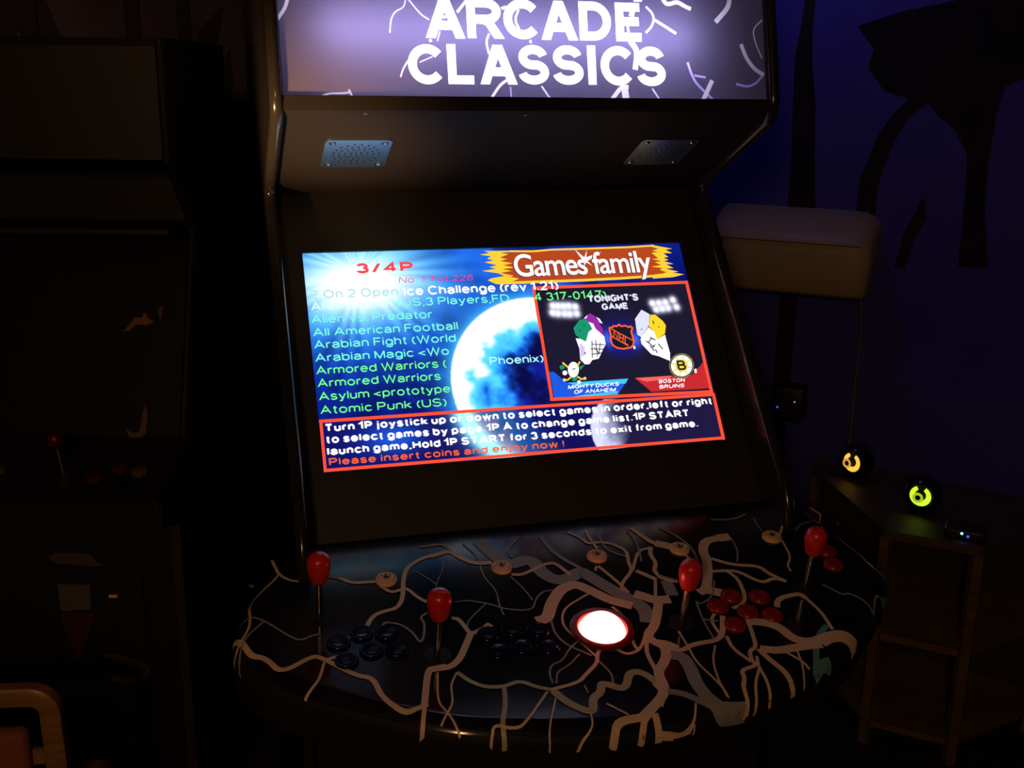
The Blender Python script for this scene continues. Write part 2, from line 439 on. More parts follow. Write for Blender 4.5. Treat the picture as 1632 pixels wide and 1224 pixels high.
# ---------------------------------------------------------------- printed artwork, in each surface's own millimetres
DECK_OUTLINE = [(-445.0, 27.0), (-481.0, 96.0), (-514.0, 188.0), (-512.0, 234.0), (-473.0, 295.0), (-427.0, 332.0), (-357.0, 377.0), (-288.0, 415.0), (-240.0, 436.0), (-189.0, 449.0), (-132.0, 462.0), (-52.0, 475.0), (11.0, 474.0), (83.0, 465.0), (149.0, 452.0), (229.0, 433.0), (305.0, 402.0), (364.0, 369.0), (438.0, 304.0), (510.0, 241.0), (494.0, 139.0), (472.0, 35.0)]
LIGHTNING = [
 ('g', 23.3, '-123.1,31.9 -113.9,61.9 -98.5,94.7 -86.2,104.3 -63,96.1 -51.5,103.1 -46.9,133.2 -32.8,154.9 -12.5,156.2 14.1,139.4 23.6,155.6 38.4,181.9 63.5,218.8 76.3,239.1 78,257.1 71.3,277.5'),
 ('g', 19.6, '75.6,349.7 92.2,356.8 93.1,380.3 88.4,409.5 91.3,439.2 105,456.1 128.6,457.3 148.2,455.9'),
 ('g', 10.9, '46.4,419.5 62.2,426.3 76.8,441.7 96.7,451'),
 ('g', 18.8, '137.4,187.7 132.7,224.3'),
 ('g', 16.6, '72.5,327.5 85.5,354'),
 ('t', 8.9, '333,332.8 306.1,353.2 282.5,389.6 271.1,415'),
 ('t', 11.7, '271.8,411.2 284.4,401.9 305.4,396'),
 ('t', 10.0, '465.3,280.8 487.5,266.8'),
 ('t', 3.4, '409.4,96.8 425.6,80 465.1,72.4'),
 ('t', 3.1, '356.7,48.2 352,64.5 352.6,87'),
 ('c', 7.6, '-513.7,190.1 -499.4,209.7 -489.6,240.8 -470.8,251.6 -452.8,284.9 -410.2,259.7 -399,263.6 -358.2,308.5 -336.3,317.3 -330.2,357.8 -306.1,388.4 -283.6,383.3 -274.9,379.5'),
 ('c', 9.1, '-279.7,380.8 -261.9,315.1 -251,314.4 -236.3,313'),
 ('c', 9.8, '-259.1,316.6 -222,315.6 -188,253.5'),
 ('c', 6.7, '-188,253.5 -191.2,244.7 -197.4,218.5 -207.3,214.5'),
 ('c', 7.1, '-189.7,255.2 -159.6,242.4'),
 ('c', 11.0, '-164.3,244.8 -155.3,238.2'),
 ('c', 10.2, '-122.6,247.2 -120.5,261.4'),
 ('c', 5.8, '-277,373.2 -288.5,413.9'),
 ('c', 4.6, '-446.4,29.8 -438.9,67.1 -427.4,82.4 -415.2,88.9 -397.5,90.8'),
 ('c', 3.8, '-438.9,67.1 -450.4,84.7 -482.3,114.8 -486.3,132.5 -485.9,156.6 -488.2,183.5 -504.2,212.5 -513,229'),
 ('g', 3.3, '-514,170.9 -489.5,156 -466.5,172.1 -425.7,226.4 -403.2,215.6 -394.9,216.4'),
 ('g', 2.8, '-467.8,173.8 -499.3,207.8 -507,248.1'),
 ('c', 6.6, '-371,83.8 -351.2,91.8 -335.1,107.8 -299,110'),
 ('c', 5.7, '-295.6,121.5 -281.9,141.2 -263.9,135.1 -257.3,135 -245.2,160.6 -231.3,175.7'),
 ('c', 6.7, '-337.6,231.1 -321.2,195.4 -308.1,183.9 -271.4,176.5 -254.3,89.2 -224,64.8 -197.7,57.7 -180.2,54.2'),
 ('c', 8.6, '-207.3,61.5 -183.8,54.6 -173.3,53.9 -161.5,73.6 -143.6,91.6 -116.2,94'),
 ('g', 4.4, '-365,227.8 -333.3,235'),
 ('g', 3.6, '-306.7,213.9 -301.7,206.2 -280.8,214.9 -267.3,236.8 -261.9,259.9 -255.1,250.6 -247.3,221.2 -251.1,204.6 -239.4,196.7'),
 ('c', 5.2, '-363.7,263.2 -392.7,270.2'),
 ('c', 3.9, '-395.6,275 -404.7,304.6 -411.6,315.1 -426.3,327.2'),
 ('g', 4.7, '-219.3,33.8 -189.7,32.8 -175.9,34.2'),
 ('g', 4.4, '-201.2,31.2 -182,32 -171.9,54.2'),
 ('c', 2.8, '-250.3,323.2 -261.8,378.2 -253.2,400.4 -243.2,430.6'),
 ('c', 2.8, '-224.8,328.2 -238.7,351 -241.9,382.1 -253.2,400.4 -264.7,414.8'),
 ('g', 1.4, '-190.3,68.5 -193.3,95.6 -213.2,132.2 -217.9,161.4'),
 ('g', 1.8, '-237.8,94.5 -220.9,117.6 -213.2,132.2'),
 ('c', 6.3, '-94.6,129.4 -79.4,133.1 -59,123.8 -37.8,112.9 -19.2,111.3 -4.9,146.6'),
 ('g', 4.4, '-55.8,33 -84.4,64.5 -82.5,85.1'),
 ('g', 7.3, '-21,36.4 -15.4,79.2 -0.5,109.7 16.4,132.5'),
 ('c', 18.5, '-88.5,244 -71.2,242.1 -55.8,210.2 -31.4,178.5 -4.9,169.4 12.2,188.8 34.3,217.9 62.6,236.6'),
 ('g', 2.8, '-195.5,179.9 -177.2,178.8 -149.3,190.6 -123.8,210.7 -87,219.8 -73,191.4 -57.6,178.3 -43.1,178.6'),
 ('g', 2.1, '-149.3,190.6 -185.3,225 -189.9,238.7'),
 ('g', 2.4, '-97.2,133.7 -84.4,171.1 -80.3,196.7'),
 ('g', 2.3, '-149.6,35 -133.1,78.6 -139.2,121.4 -127.3,165.5 -132.2,200.4 -131.1,222.4'),
 ('c', 3.3, '6.5,196.9 -36.1,220.5 -49.5,241.9 -53.1,264.6 -43.1,293.3 -28.9,331.9'),
 ('g', 2.6, '-37.9,294.3 -59.6,310.2 -78,334 -95.3,338.3 -103.3,355.6 -103.7,374'),
 ('g', 2.5, '-49.2,324.1 -70.3,343.2 -92.3,354 -98.9,374.9'),
 ('g', 3.1, '-67.2,247.1 -70.5,275.8 -62.3,301.7 -33.9,330.9'),
 ('g', 2.7, '-27.6,343.8 -18.9,372.1 -24,389.6'),
 ('g', 2.4, '-63.3,385.6 -63,400.1'),
 ('c', 5.6, '-16,318.6 -25,328.7 -31.4,346.9 -53.8,365.3 -68.9,379 -109.9,385.4'),
 ('o', 6.4, '-108.6,385.7 -127.7,376.5 -146.1,360.2 -171.2,367.9 -195.2,363.2 -211.9,349 -224.8,328.2'),
 ('o', 6.3, '-170,368.2 -175.7,398.8 -188.9,430.1 -189.3,449.7'),
 ('c', 3.6, '-115.7,387.8 -160.9,439 -177.9,438.9 -199.7,429.5 -206,444.7'),
 ('c', 2.2, '-108.5,401.7 -132.7,451.3 -133,464.3'),
 ('o', 11.3, '-108,387.6 -98.8,407.1 -90,419.3 -76.6,432.4 -67.1,434.3 -60.4,411.2 -46,403.4 -40,386.5 -28.9,392.3 -16.7,402 -6.8,396.7 3.5,376.5 15.6,373.2 26.1,380.9 37.2,403.5'),
 ('c', 2.4, '-71.8,436.8 -75.9,459.5 -99.2,469.6'),
 ('c', 3.0, '-24.3,449.7 -35,437.3 -45.8,424.7'),
 ('c', 3.0, '11.2,470.4 33.7,475.6'),
 ('c', 18.8, '75.9,209.7 85.3,216 100.6,230.2 125.1,232.4'),
 ('c', 14.1, '106.7,231.3 93,259.9 77.6,287.1 59.1,304.6 62.1,318.3 74.9,332 69.8,351 60,364.7 43.8,380.6 42.4,413.7 26.8,432.1 -2.8,454 -10.1,459.4'),
 ('c', 10.5, '-3.4,455.6 -42,456.3 -52.9,475.7'),
 ('c', 8.4, '-2.8,454 -14.9,476.8'),
 ('c', 9.9, '10.4,453.2 11.2,476.4'),
 ('c', 6.1, '57.6,308.4 44.4,338.2 43.2,365.3 43.8,380.6'),
 ('c', 4.8, '3.3,322.3 15.2,338.5 33.5,334.1 45.1,322.3 56.5,304.1'),
 ('c', 4.8, '31.7,233.1 43.5,263.7 39.8,288.4 32.1,319.8 35.2,333.2'),
 ('c', 5.7, '27.1,34 43.1,52.9 49.1,72.4 68.7,70.6 85.7,76.2 105.2,100.5 95.6,134.3 94.3,153.8 65.3,182.2 60.2,199.9'),
 ('c', 5.0, '94.3,153.8 123,103.7 146.8,100.1'),
 ('c', 5.0, '57.5,33.8 57,63.3 59.6,87.3'),
 ('c', 4.0, '42.4,132.2 36.9,143.5'),
 ('c', 5.4, '45.2,132.7 61.3,176.7 68.3,206'),
 ('c', 8.7, '135,39 144.5,65.2 154.7,88.3 178.7,108.3'),
 ('c', 6.9, '147.8,97.6 138.5,116.7 139.3,142.1 127.5,159.8 132.2,182.4 154,193.6'),
 ('c', 5.0, '121.2,182.8 102,230.4'),
 ('c', 8.4, '100.1,154.9 123,182.2'),
 ('g', 8.8, '43.5,417.5 55.2,425.2'),
 ('c', 12.1, '69.1,322 81.1,327.2 91.5,340'),
 ('g', 3.7, '81.8,38 73.1,58.1 72.7,94.8 98.9,117.3'),
 ('g', 3.1, '126,45.7 128.7,89 117.8,133.3'),
 ('c', 15.7, '271.7,93.8 243.2,97.9 227.6,121.6 223.3,149.1 208,186 189.1,220.7 174.9,225.1'),
 ('c', 19.9, '290.1,93.7 268.1,94.2'),
 ('c', 19.2, '188.1,219.6 212.2,234.3'),
 ('c', 18.2, '158.5,90 174.2,99.1 189.1,109.6'),
 ('c', 7.4, '231.4,145.4 259.4,168.1 299.8,177.9 307.1,201.5 324.2,224'),
 ('c', 7.0, '324.2,224 308.4,211.5 284.1,221.5 260.5,185.7 244,180.3 219.5,178.3'),
 ('c', 6.1, '194.9,126.2 198.4,154.7 203.6,171.5'),
 ('c', 6.3, '242.9,182.5 251.8,203.6 242.1,249 228.3,264.7 210.3,270.3'),
 ('c', 3.7, '401.6,32.5 402.6,67.5 377.2,102.3'),
 ('c', 3.4, '372.4,117.8 364.6,164 346.1,186.1 344.7,200.9'),
 ('c', 4.3, '471.5,35.4 484.5,75.7 487.4,110.3 474.2,135.6 485.1,174.9 482.1,213 505.8,244.8'),
 ('g', 3.8, '377.7,241 396.3,272.8 408.8,268 433.4,311.8'),
 ('g', 2.9, '430.2,306.7 452.5,273.7 467.3,278.8'),
 ('c', 9.0, '278.5,280.7 286.1,266.3 299,259.5 329.4,255.8 333.6,268.2'),
 ('c', 5.6, '333.1,263.5 340.5,303.5 335.7,344'),
 ('c', 21.5, '365.7,367.9 343.3,356.9 321.4,358.2 301.4,366.8'),
 ('c', 16.3, '322.4,356.3 294.3,363.4 278.1,360.3 266,349.7 259.2,323.1 239.6,308.7 215.9,302.1'),
 ('c', 15.3, '301.9,371.1 266.7,370.4 233.4,372.1 208.9,363.4'),
 ('c', 6.2, '217.5,311 205.4,358.7 191.2,364 184.8,382.6 187.2,394.8 161,399.3 158.5,415.8 148.4,430.6 149.4,450.8 141.7,458.2'),
 ('c', 8.8, '206.2,362.9 210.9,387.7 228,433.2'),
 ('c', 8.3, '64.3,322.7 93.5,347.2 115.6,335.4 163.6,334.3 187.4,283.7'),
 ('c', 4.7, '196.2,376.9 188,398.8 186.9,447.3'),
 ('c', 4.1, '189.3,399.1 167.3,428.8 161,454.9'),
 ('c', 5.0, '165.3,330.6 164,292.3 176.9,277.3'),
 ('c', 5.6, '172.5,327.8 169.3,355.8 183,386.2'),
 ('c', 10.9, '32.8,400.5 37.7,417.8 20.9,442.9'),
 ('c', 3.2, '107.3,305 107.9,340 105.5,371.2 119.5,419.3 120,441.3'),
 ('c', 2.8, '147.7,343.6 128.7,375.6 119.5,419.3 121.7,443.5'),
 ('c', 2.9, '72.2,446.1 63.7,465.3 45.1,471.8 11.6,471.8'),
 ('c', 2.7, '63.7,465.3 63.3,472.1'),
 ('c', 2.9, '261.3,369.4 247.8,425.8'),
 ('c', 4.1, '242.1,377.8 262.6,409.4'),
 ('g', 2.8, '162.2,243.4 153.6,286.1 151.6,332.1'),
 ('g', 4.0, '153.6,286.1 174.9,294.4'),
 ('g', 3.8, '182.7,46.6 202.8,77.5 214.3,111.4 203,172.9'),
 ('g', 4.4, '130,171.9 154.5,190.8'),
 ('g', 2.8, '212,201.2 191.2,239.6 164.1,252.8 162.2,243.4'),
 ('g', 4.6, '279.4,40.7 317.4,47.2 347.6,35.1'),
 ('g', 2.9, '289.7,98 286.3,129.3 270.2,162.5')]
MARQUEE_LINES = [
 ('w', 5.0, '-376.2,-148.7 -377.9,-139.2 -382.2,-127.2 -392.5,-112.7 -396.3,-107.8'),
 ('w', 2.9, '-337.3,0.5 -325,-4.5 -308.1,-4.2 -294.6,-6'),
 ('w', 3.0, '-295.6,-10.3 -290.9,0.5'),
 ('l', 1.9, '-201.7,-154.6 -202.8,-144.8 -205.9,-133.7 -220,-127.2 -226.9,-114.8 -229.3,-95.3'),
 ('l', 2.1, '-204.7,-154.5 -197.8,-145 -180.2,-123.4 -168,-116.4'),
 ('l', 2.0, '-152.4,-99.6 -157.1,-84.7'),
 ('l', 1.9, '-166,-61.1 -186.7,-52.1'),
 ('l', 2.1, '-45.7,-16.8 -45.3,-1.1'),
 ('w', 2.4, '-204.2,-54.2 -212.4,-41.8 -216.9,-29.5'),
 ('w', 4.2, '-51.8,-26.7 -62.7,-19.1 -76,-0.9'),
 ('w', 4.1, '-99.4,-155.5 -110.2,-145.3 -124,-128.8'),
 ('w', 4.2, '-53.6,-136.6 -45.6,-139.3'),
 ('w', 4.4, '-168.4,-86.9 -167.3,-83.2'),
 ('w', 4.1, '-146.2,-120 -141.8,-122.1'),
 ('w', 3.1, '-75.3,-97.7 -81.2,-85.1 -77.1,-66.5'),
 ('w', 3.1, '-26.1,-135.4 -33.5,-120.1 -26.4,-105.2'),
 ('l', 3.9, '186,-146.8 196.8,-136.8 199.1,-126.4 194.2,-114.6 183.8,-105.2'),
 ('l', 4.0, '254.3,-59.6 257.9,-46.5 265.7,-28.2 282.3,-12.5 297.7,1.2'),
 ('l', 3.7, '264.8,-38.7 285,-35.8'),
 ('l', 3.8, '338.8,-25.9 359.4,-21.3 374.6,-26.8 386.6,-39.1'),
 ('w', 4.4, '199.1,-126.4 212.9,-119 236.5,-105.2'),
 ('w', 6.6, '213.9,-165.9 216.3,-158.2 223.1,-150.6 240.5,-156.4 254.5,-148.9 264.4,-145.3'),
 ('w', 7.8, '335.8,-172.6 333.8,-162 330.1,-148.6 307,-125.4'),
 ('w', 2.3, '391.1,-131.1 372.9,-115.2 377.7,-91.2 388,-68.6'),
 ('w', 6.5, '350.9,-90.6 358.8,-69.4 372.8,-50.9 390.3,-41'),
 ('w', 7.3, '296.4,-31.2 278.1,2.1'),
 ('w', 6.8, '149.9,-18.9 137.3,-18.8 120,2.1'),
 ('w', 11.3, '142.8,-17.6 145.1,2.4'),
 ('w', 2.8, '190.6,-16.8 203.3,1.9'),
 ('w', 2.7, '4.7,-18.6 17.7,0.3'),
 ('w', 8.9, '156.4,-91.6 168.3,-76.3 162.5,-46.4'),
 ('w', 8.5, '157.3,-135.6 165.6,-133.3'),
 ('w', 8.3, '165.5,-157.9 179.6,-158.3'),
 ('w', 3.5, '-10.1,-89.2 -9,-84.9'),
 ('w', 3.7, '153.5,-114.9 154.3,-104.5')]
MARQUEE_LETTERS = [
 ('A', -175.4, -112.4, -89.3, 60.2),
 ('R', -109.5, -52.3, -90.4, 60.4),
 ('C', -51.3, 4.5, -90.7, 60.9),
 ('A', 8.0, 69.5, -90.6, 60.5),
 ('D', 72.0, 125.2, -91.1, 60.6),
 ('E', 133.1, 182.9, -91.0, 60.7),
 ('C', -204.4, -150.7, -19.3, 60.1),
 ('L', -143.4, -96.1, -20.0, 60.4),
 ('A', -94.1, -32.9, -20.4, 60.4),
 ('S', -31.9, 18.1, -21.0, 60.7),
 ('S', 24.2, 75.1, -21.2, 61.1),
 ('I', 81.4, 97.7, -21.7, 61.3),
 ('C', 104.5, 158.3, -21.0, 61.9),
 ('S', 165.2, 215.1, -20.7, 62.6)]
SCREEN_SHAPES = [
 ('rust', '2.9,11.4 304.3,7.9 313.3,66.7 -6.3,70.9'),
 ('gold', '21.7,6.4 -30.2,5.5 -19.4,9.8 -38.4,12.6 -17.6,16.9 -26.8,21.3 -14.5,24.9 -32.2,28.5 -10.3,35.2 -25.1,38.5 -12.8,42.1 -39,45.8 -9.9,51.5 0.6,57.4 -24.2,61 -31.9,64.6 -17.5,72.9 11,73.6 11.7,69.4 26.9,63.8 10.4,59.3 17.9,57.2 -7,50.9 15.1,47.8 -1.5,43.3 22.7,41.1 1.2,35.6 19.7,32.3 -3.2,26.8 10.3,23.4 -2.2,19.8 14.8,13.3 -0.7,10.4 21.2,9.2'),
 ('gold', '296.6,3 336.9,12.4 322.4,14.1 334.8,21.9 316.6,21.3 325.3,29.7 314.5,30.8 324,35.6 314.3,38.2 332.6,44.7 317.1,44.9 330.7,53.4 313.6,54.2 338.9,61 327.2,62.8 348.8,67.2 326.5,72.2 284.3,73.7 285.2,69.9 314.9,61.6 302.1,56 308.4,52.6 286.8,48.9 307,46 295.8,39.7 310.1,38 291.6,33 304.4,32 293,19.8 307.4,18.1 295.3,15.5 308.8,11.5 294.4,6.6'),
 ('blue', '52.2,247.9 59.9,247.5 72.7,261.4 81.4,269.9 195.7,269.3 170.8,297.7 52.5,299.1'),
 ('cyan', '81.4,270.2 195.7,269.5 188.6,278.6 100.4,278.1'),
 ('cyan', '107.7,294.3 172,291.6 169.9,297.6 76.3,298.2'),
 ('scarlet', '208.4,269.2 279.6,269.3 307.5,273.8 319.2,270 346.4,247.1 351.3,265.7 349.1,298.1 234.3,297.6'),
 ('pinkish', '208.4,269.2 279.6,269.3 272.9,275.2 227.9,277.6'),
 ('purple', '138.8,145.9 147.2,138.5 156.6,144.9 166.1,169.3 164.7,185.7 157.4,178 149.7,162.9 137.8,151.3'),
 ('white', '134.4,148.4 143.1,141.5 139.1,148.7'),
 ('white', '158.5,146.5 164.4,150.5 168.2,160.6 163,158.1'),
 ('white', '139.6,169.7 144.6,170.9 140.6,155.2 150.4,159.3 152.8,169.5 166.5,185.8 166.3,200.3 147.8,228 135.2,230 128.6,237.6 120,237.4 113.1,227.8 115.3,206.4 112,186.4 120.5,187.8 129.9,193.7'),
 ('green', '111.3,166.5 125.5,151.1 136.4,149.1 143.4,159 146.6,170.1 138.6,175.2 129.9,193.7 120.5,187.8 113.2,180.2'),
 ('lilac', '117.6,195.8 126,205.2 123.3,219.4 114.3,223.4'),
 ('pale', '248.4,136.3 262.7,146.3 256.2,168.4 237,191.4 230.1,185.5 230.6,174.5 232.1,154.2'),
 ('yellow', '263.4,147.3 273.3,147.8 285.2,160.6 289.5,170.1 284.1,186.5 266.3,197.6 264.3,181.8 255.8,170.2'),
 ('white', '254.6,172 264.3,181.8 266.3,197.6 283.8,188.4 284.1,199.5 285.7,225.3 282.3,240.6 262.9,230.3 249.5,225.9 234.3,204.1 234.6,194'),
 ('ink', '178.9,169 182.8,170.2 188,166.4 194,167.4 198.8,164 202,167.8 210.2,167 215.8,170.4 220.6,168.8 223.1,172.6 219.3,179.4 220.1,187.7 220.4,198.7 217.9,205.9 212.1,210.5 196.7,212.1 185.7,209.5 178.9,203.7 177,195.4 179.4,184.6 178.8,177.3'),
 ('white', '217.3,208.6 220.9,207 221.5,212.5 217.6,214.1'),
 ('olive', '326.8,252.9 324.9,258.2 322,263.2 318,267.6 313.4,271.2 308.1,273.8 302.6,275.2 297.2,275.5 292,274.5 287.3,272.4 283.4,269.3 280.4,265.3 278.6,260.5 277.9,255.3 278.5,249.9 280.3,244.6 283.2,239.6 287,235.2 291.7,231.5 296.9,228.9 302.5,227.4 308,227.1 313.3,228 318,230.1 322,233.3 324.9,237.4 326.8,242.2 327.4,247.4'),
 ('ink', '325.2,252.8 323.4,257.8 320.7,262.4 317,266.5 312.6,269.9 307.8,272.3 302.6,273.6 297.5,273.9 292.7,273 288.3,271 284.6,268.1 281.9,264.3 280.2,259.9 279.5,255.1 280.1,250 281.7,245.1 284.4,240.4 288.1,236.2 292.4,232.9 297.3,230.4 302.5,229 307.6,228.7 312.5,229.6 317,231.6 320.7,234.5 323.4,238.3 325.2,242.8 325.7,247.7'),
 ('white', '323.4,252.7 321.8,257.3 319.2,261.6 315.9,265.3 311.8,268.4 307.4,270.6 302.6,271.9 297.9,272.1 293.4,271.3 289.4,269.5 286.1,266.8 283.5,263.3 281.9,259.2 281.4,254.8 281.9,250.1 283.4,245.6 285.9,241.3 289.2,237.5 293.2,234.3 297.7,232.1 302.5,230.8 307.2,230.5 311.8,231.3 315.8,233.1 319.2,235.9 321.8,239.4 323.4,243.5 323.9,248'),
 ('yellow2', '315.1,252.2 314.1,254.9 312.6,257.5 310.6,259.8 308.2,261.7 305.5,263 302.6,263.8 299.8,263.9 297,263.4 294.6,262.3 292.6,260.7 291,258.6 290.1,256.1 289.7,253.4 290,250.6 291,247.9 292.5,245.3 294.5,243 296.9,241.1 299.6,239.8 302.5,239 305.4,238.8 308.1,239.3 310.5,240.4 312.6,242.1 314.1,244.2 315.1,246.6 315.4,249.4'),
 ('white', '325.6,259.5 330,258.5 329,267 324.5,266.7'),
 ('white', '107,246.9 106.1,250.1 104.8,253.2 103.1,255.9 101.1,258.1 98.8,259.7 96.5,260.7 94.1,260.9 92,260.4 90,259.2 88.4,257.3 87.2,254.9 86.5,252 86.3,248.9 86.6,245.6 87.5,242.4 88.8,239.3 90.5,236.6 92.5,234.4 94.8,232.8 97.1,231.8 99.5,231.6 101.7,232.1 103.6,233.3 105.3,235.2 106.5,237.6 107.2,240.5 107.3,243.6'),
 ('white', '84.4,251.7 84.1,252.7 83.6,253.6 82.9,254.4 82.1,255.1 81.1,255.6 80.2,255.8 79.2,255.9 78.2,255.7 77.3,255.3 76.6,254.7 76,254 75.7,253.1 75.5,252.1 75.6,251.1 75.9,250.1 76.4,249.2 77,248.3 77.9,247.7 78.8,247.2 79.8,246.9 80.8,246.9 81.7,247 82.6,247.4 83.3,248 83.9,248.8 84.3,249.7 84.4,250.6'),
 ('white', '106.1,270.6 105.8,271.4 105.5,272.1 104.9,272.7 104.3,273.2 103.6,273.6 102.8,273.8 102,273.8 101.3,273.7 100.6,273.4 100.1,272.9 99.6,272.4 99.4,271.7 99.2,270.9 99.3,270.2 99.5,269.4 99.9,268.7 100.4,268 101.1,267.5 101.8,267.2 102.6,266.9 103.3,266.9 104.1,267 104.7,267.3 105.3,267.8 105.7,268.4 106,269.1 106.1,269.8'),
 ('white', '79.6,264.9 79.4,265.5 79.1,266 78.7,266.5 78.2,267 77.6,267.2 77,267.4 76.4,267.4 75.8,267.3 75.3,267.1 74.8,266.7 74.5,266.3 74.3,265.7 74.2,265.1 74.2,264.5 74.4,263.9 74.7,263.3 75.1,262.8 75.6,262.4 76.2,262.1 76.8,261.9 77.4,261.9 78,262 78.5,262.3 79,262.6 79.3,263.1 79.5,263.6 79.6,264.2'),
 ('white', '117.5,264.3 117.4,264.9 117.1,265.4 116.7,265.9 116.2,266.3 115.7,266.6 115.1,266.7 114.5,266.8 114,266.7 113.5,266.4 113,266.1 112.7,265.6 112.5,265.1 112.4,264.6 112.4,264 112.6,263.4 112.9,262.9 113.3,262.4 113.8,262 114.3,261.7 114.9,261.6 115.5,261.5 116,261.6 116.5,261.9 117,262.2 117.3,262.7 117.5,263.2 117.6,263.7'),
 ('green', '72,238.6 79,235.5 82.1,242.2 73.8,245.7'),
 ('green', '108,241.7 119,237.9 110.2,248'),
 ('green', '90.7,260.8 102.2,260.7 98.9,267.5 91.9,268.5'),
 ('white', '154.9,33.3 142.5,7.9 160.8,28.5'),
 ('white', '155.6,30.3 165.9,10.2 160.1,31.5'),
 ('white', '156.7,26.7 194,15.1 159,35.2'),
 ('white', '160.2,31.2 152.1,51.5 155.6,30.6'),
 ('white', '159.5,29 170.8,43.1 156.2,32.8'),
 ('white', '158.3,33.8 133.7,38.8 157.4,28'),
 ('white', '163,31.1 162.6,32.3 162,33.4 161.2,34.4 160.3,35.3 159.2,35.9 158,36.3 156.9,36.4 155.7,36.2 154.7,35.7 153.9,35.1 153.2,34.2 152.8,33.1 152.7,32 152.8,30.7 153.1,29.5 153.7,28.4 154.5,27.4 155.5,26.5 156.6,25.9 157.7,25.6 158.9,25.5 160,25.6 161,26.1 161.8,26.8 162.5,27.7 162.9,28.7 163.1,29.9')]
SCREEN_LINES = [
 ('gold', 3.9, '17.7,8.1 62.7,9.5 99.2,7.4 160.3,7.4 247.5,6.8 301.1,5.1'),
 ('gold', 5.1, '-12.3,71.9 64.2,71.8 148.3,72 222.1,71 285,68.9 310.8,66.6'),
 ('red', 5.9, '50.8,84 350.1,84.4'),
 ('red', 5.9, '349.8,81.3 349,306.2'),
 ('red', 5.7, '352,305.2 44.5,299.2'),
 ('red', 5.4, '47.8,301.2 50.5,80.8'),
 ('red', 5.5, '-353.1,310.3 353.1,310.8'),
 ('red', 6.0, '351.6,308.2 350.7,397'),
 ('red', 5.3, '353,393.6 -353.4,394.6'),
 ('red', 4.8, '-351.1,396.4 -350.4,307.7'),
 ('ink', 1.5, '141.3,193.5 135.9,226.4'),
 ('ink', 1.5, '148.6,192 145.9,224.3'),
 ('ink', 1.5, '156.2,197.9 149.2,220.9'),
 ('ink', 1.6, '135.8,208.5 161.6,210.9'),
 ('ink', 1.6, '139.2,199.7 163.3,202.3'),
 ('ink', 1.6, '135.5,219.3 155,217.7'),
 ('ink', 1.7, '143.2,206.2 149.8,217.4'),
 ('ink', 2.0, '130.5,162 133.8,163.1'),
 ('ink', 1.8, '121.4,173.3 123.6,170.7'),
 ('ink', 1.9, '124.3,214.1 123.8,218.6'),
 ('ink', 2.1, '244.3,199.1 257.7,212.7'),
 ('ink', 2.1, '253,192.3 262.6,198.3'),
 ('ink', 2.1, '249.6,208.6 256.1,219.9'),
 ('ink', 2.1, '258.7,216.4 260.7,223.8'),
 ('ink', 2.1, '266.4,205.9 273,217.2'),
 ('ink', 1.8, '247.1,202.9 256.2,194.3'),
 ('ink', 1.8, '253.2,212.4 260.6,207.4'),
 ('ink', 2.1, '265.4,159.6 266.5,167.1'),
 ('ink', 1.9, '273.4,173 276.3,172.2'),
 ('ink', 2.1, '239.5,174.9 240.9,176.9'),
 ('orange', 3.2, '178.9,169 182.8,170.2 188,166.4 194,167.4 198.8,164 202,167.8 210.2,167 215.8,170.4 220.6,168.8 223.1,172.6 219.3,179.4 220.1,187.7 220.4,198.7 217.9,205.9 212.1,210.5 196.7,212.1 185.7,209.5 178.9,203.7 177,195.4 179.4,184.6 178.8,177.3 178.9,169'),
 ('orange', 2.0, '182.5,172 219.6,197.4'),
 ('orange', 2.0, '179.8,186.5 208.3,207.2'),
 ('orange', 1.8, '183.6,188.5 186.8,175 190.2,192.9 193.6,179.5'),
 ('orange', 1.8, '193.5,194.5 197,181.9'),
 ('orange', 1.8, '199.3,198.8 202.9,186.3'),
 ('orange', 2.0, '195,188.4 201.1,192.7'),
 ('orange', 1.8, '205.9,189.3 202.7,201.4 207.9,204.8'),
 ('yellow2', 2.8, '312.9,254.3 322.3,256.9'),
 ('yellow2', 2.9, '306.6,261 310.3,269.7'),
 ('yellow2', 2.6, '297.9,262.1 293.8,271.8'),
 ('yellow2', 2.5, '292,257 282.4,262'),
 ('yellow2', 2.8, '292.2,248.5 282.8,246'),
 ('yellow2', 2.9, '298.5,241.8 294.8,233'),
 ('yellow2', 2.6, '307.2,240.6 311.4,230.8'),
 ('yellow2', 2.5, '313.2,245.8 322.9,240.8'),
 ('gold', 3.3, '78.8,231.9 88.1,242.2'),
 ('gold', 2.9, '111.4,232.1 104.7,240.6'),
 ('gold', 3.0, '73.9,264.1 82.2,265.5 90,259.9'),
 ('gold', 3.1, '116.7,264.3 107.9,265.5 101.2,259.8'),
 ('ink', 1.7, '94.3,246.1 100.5,244.7')]
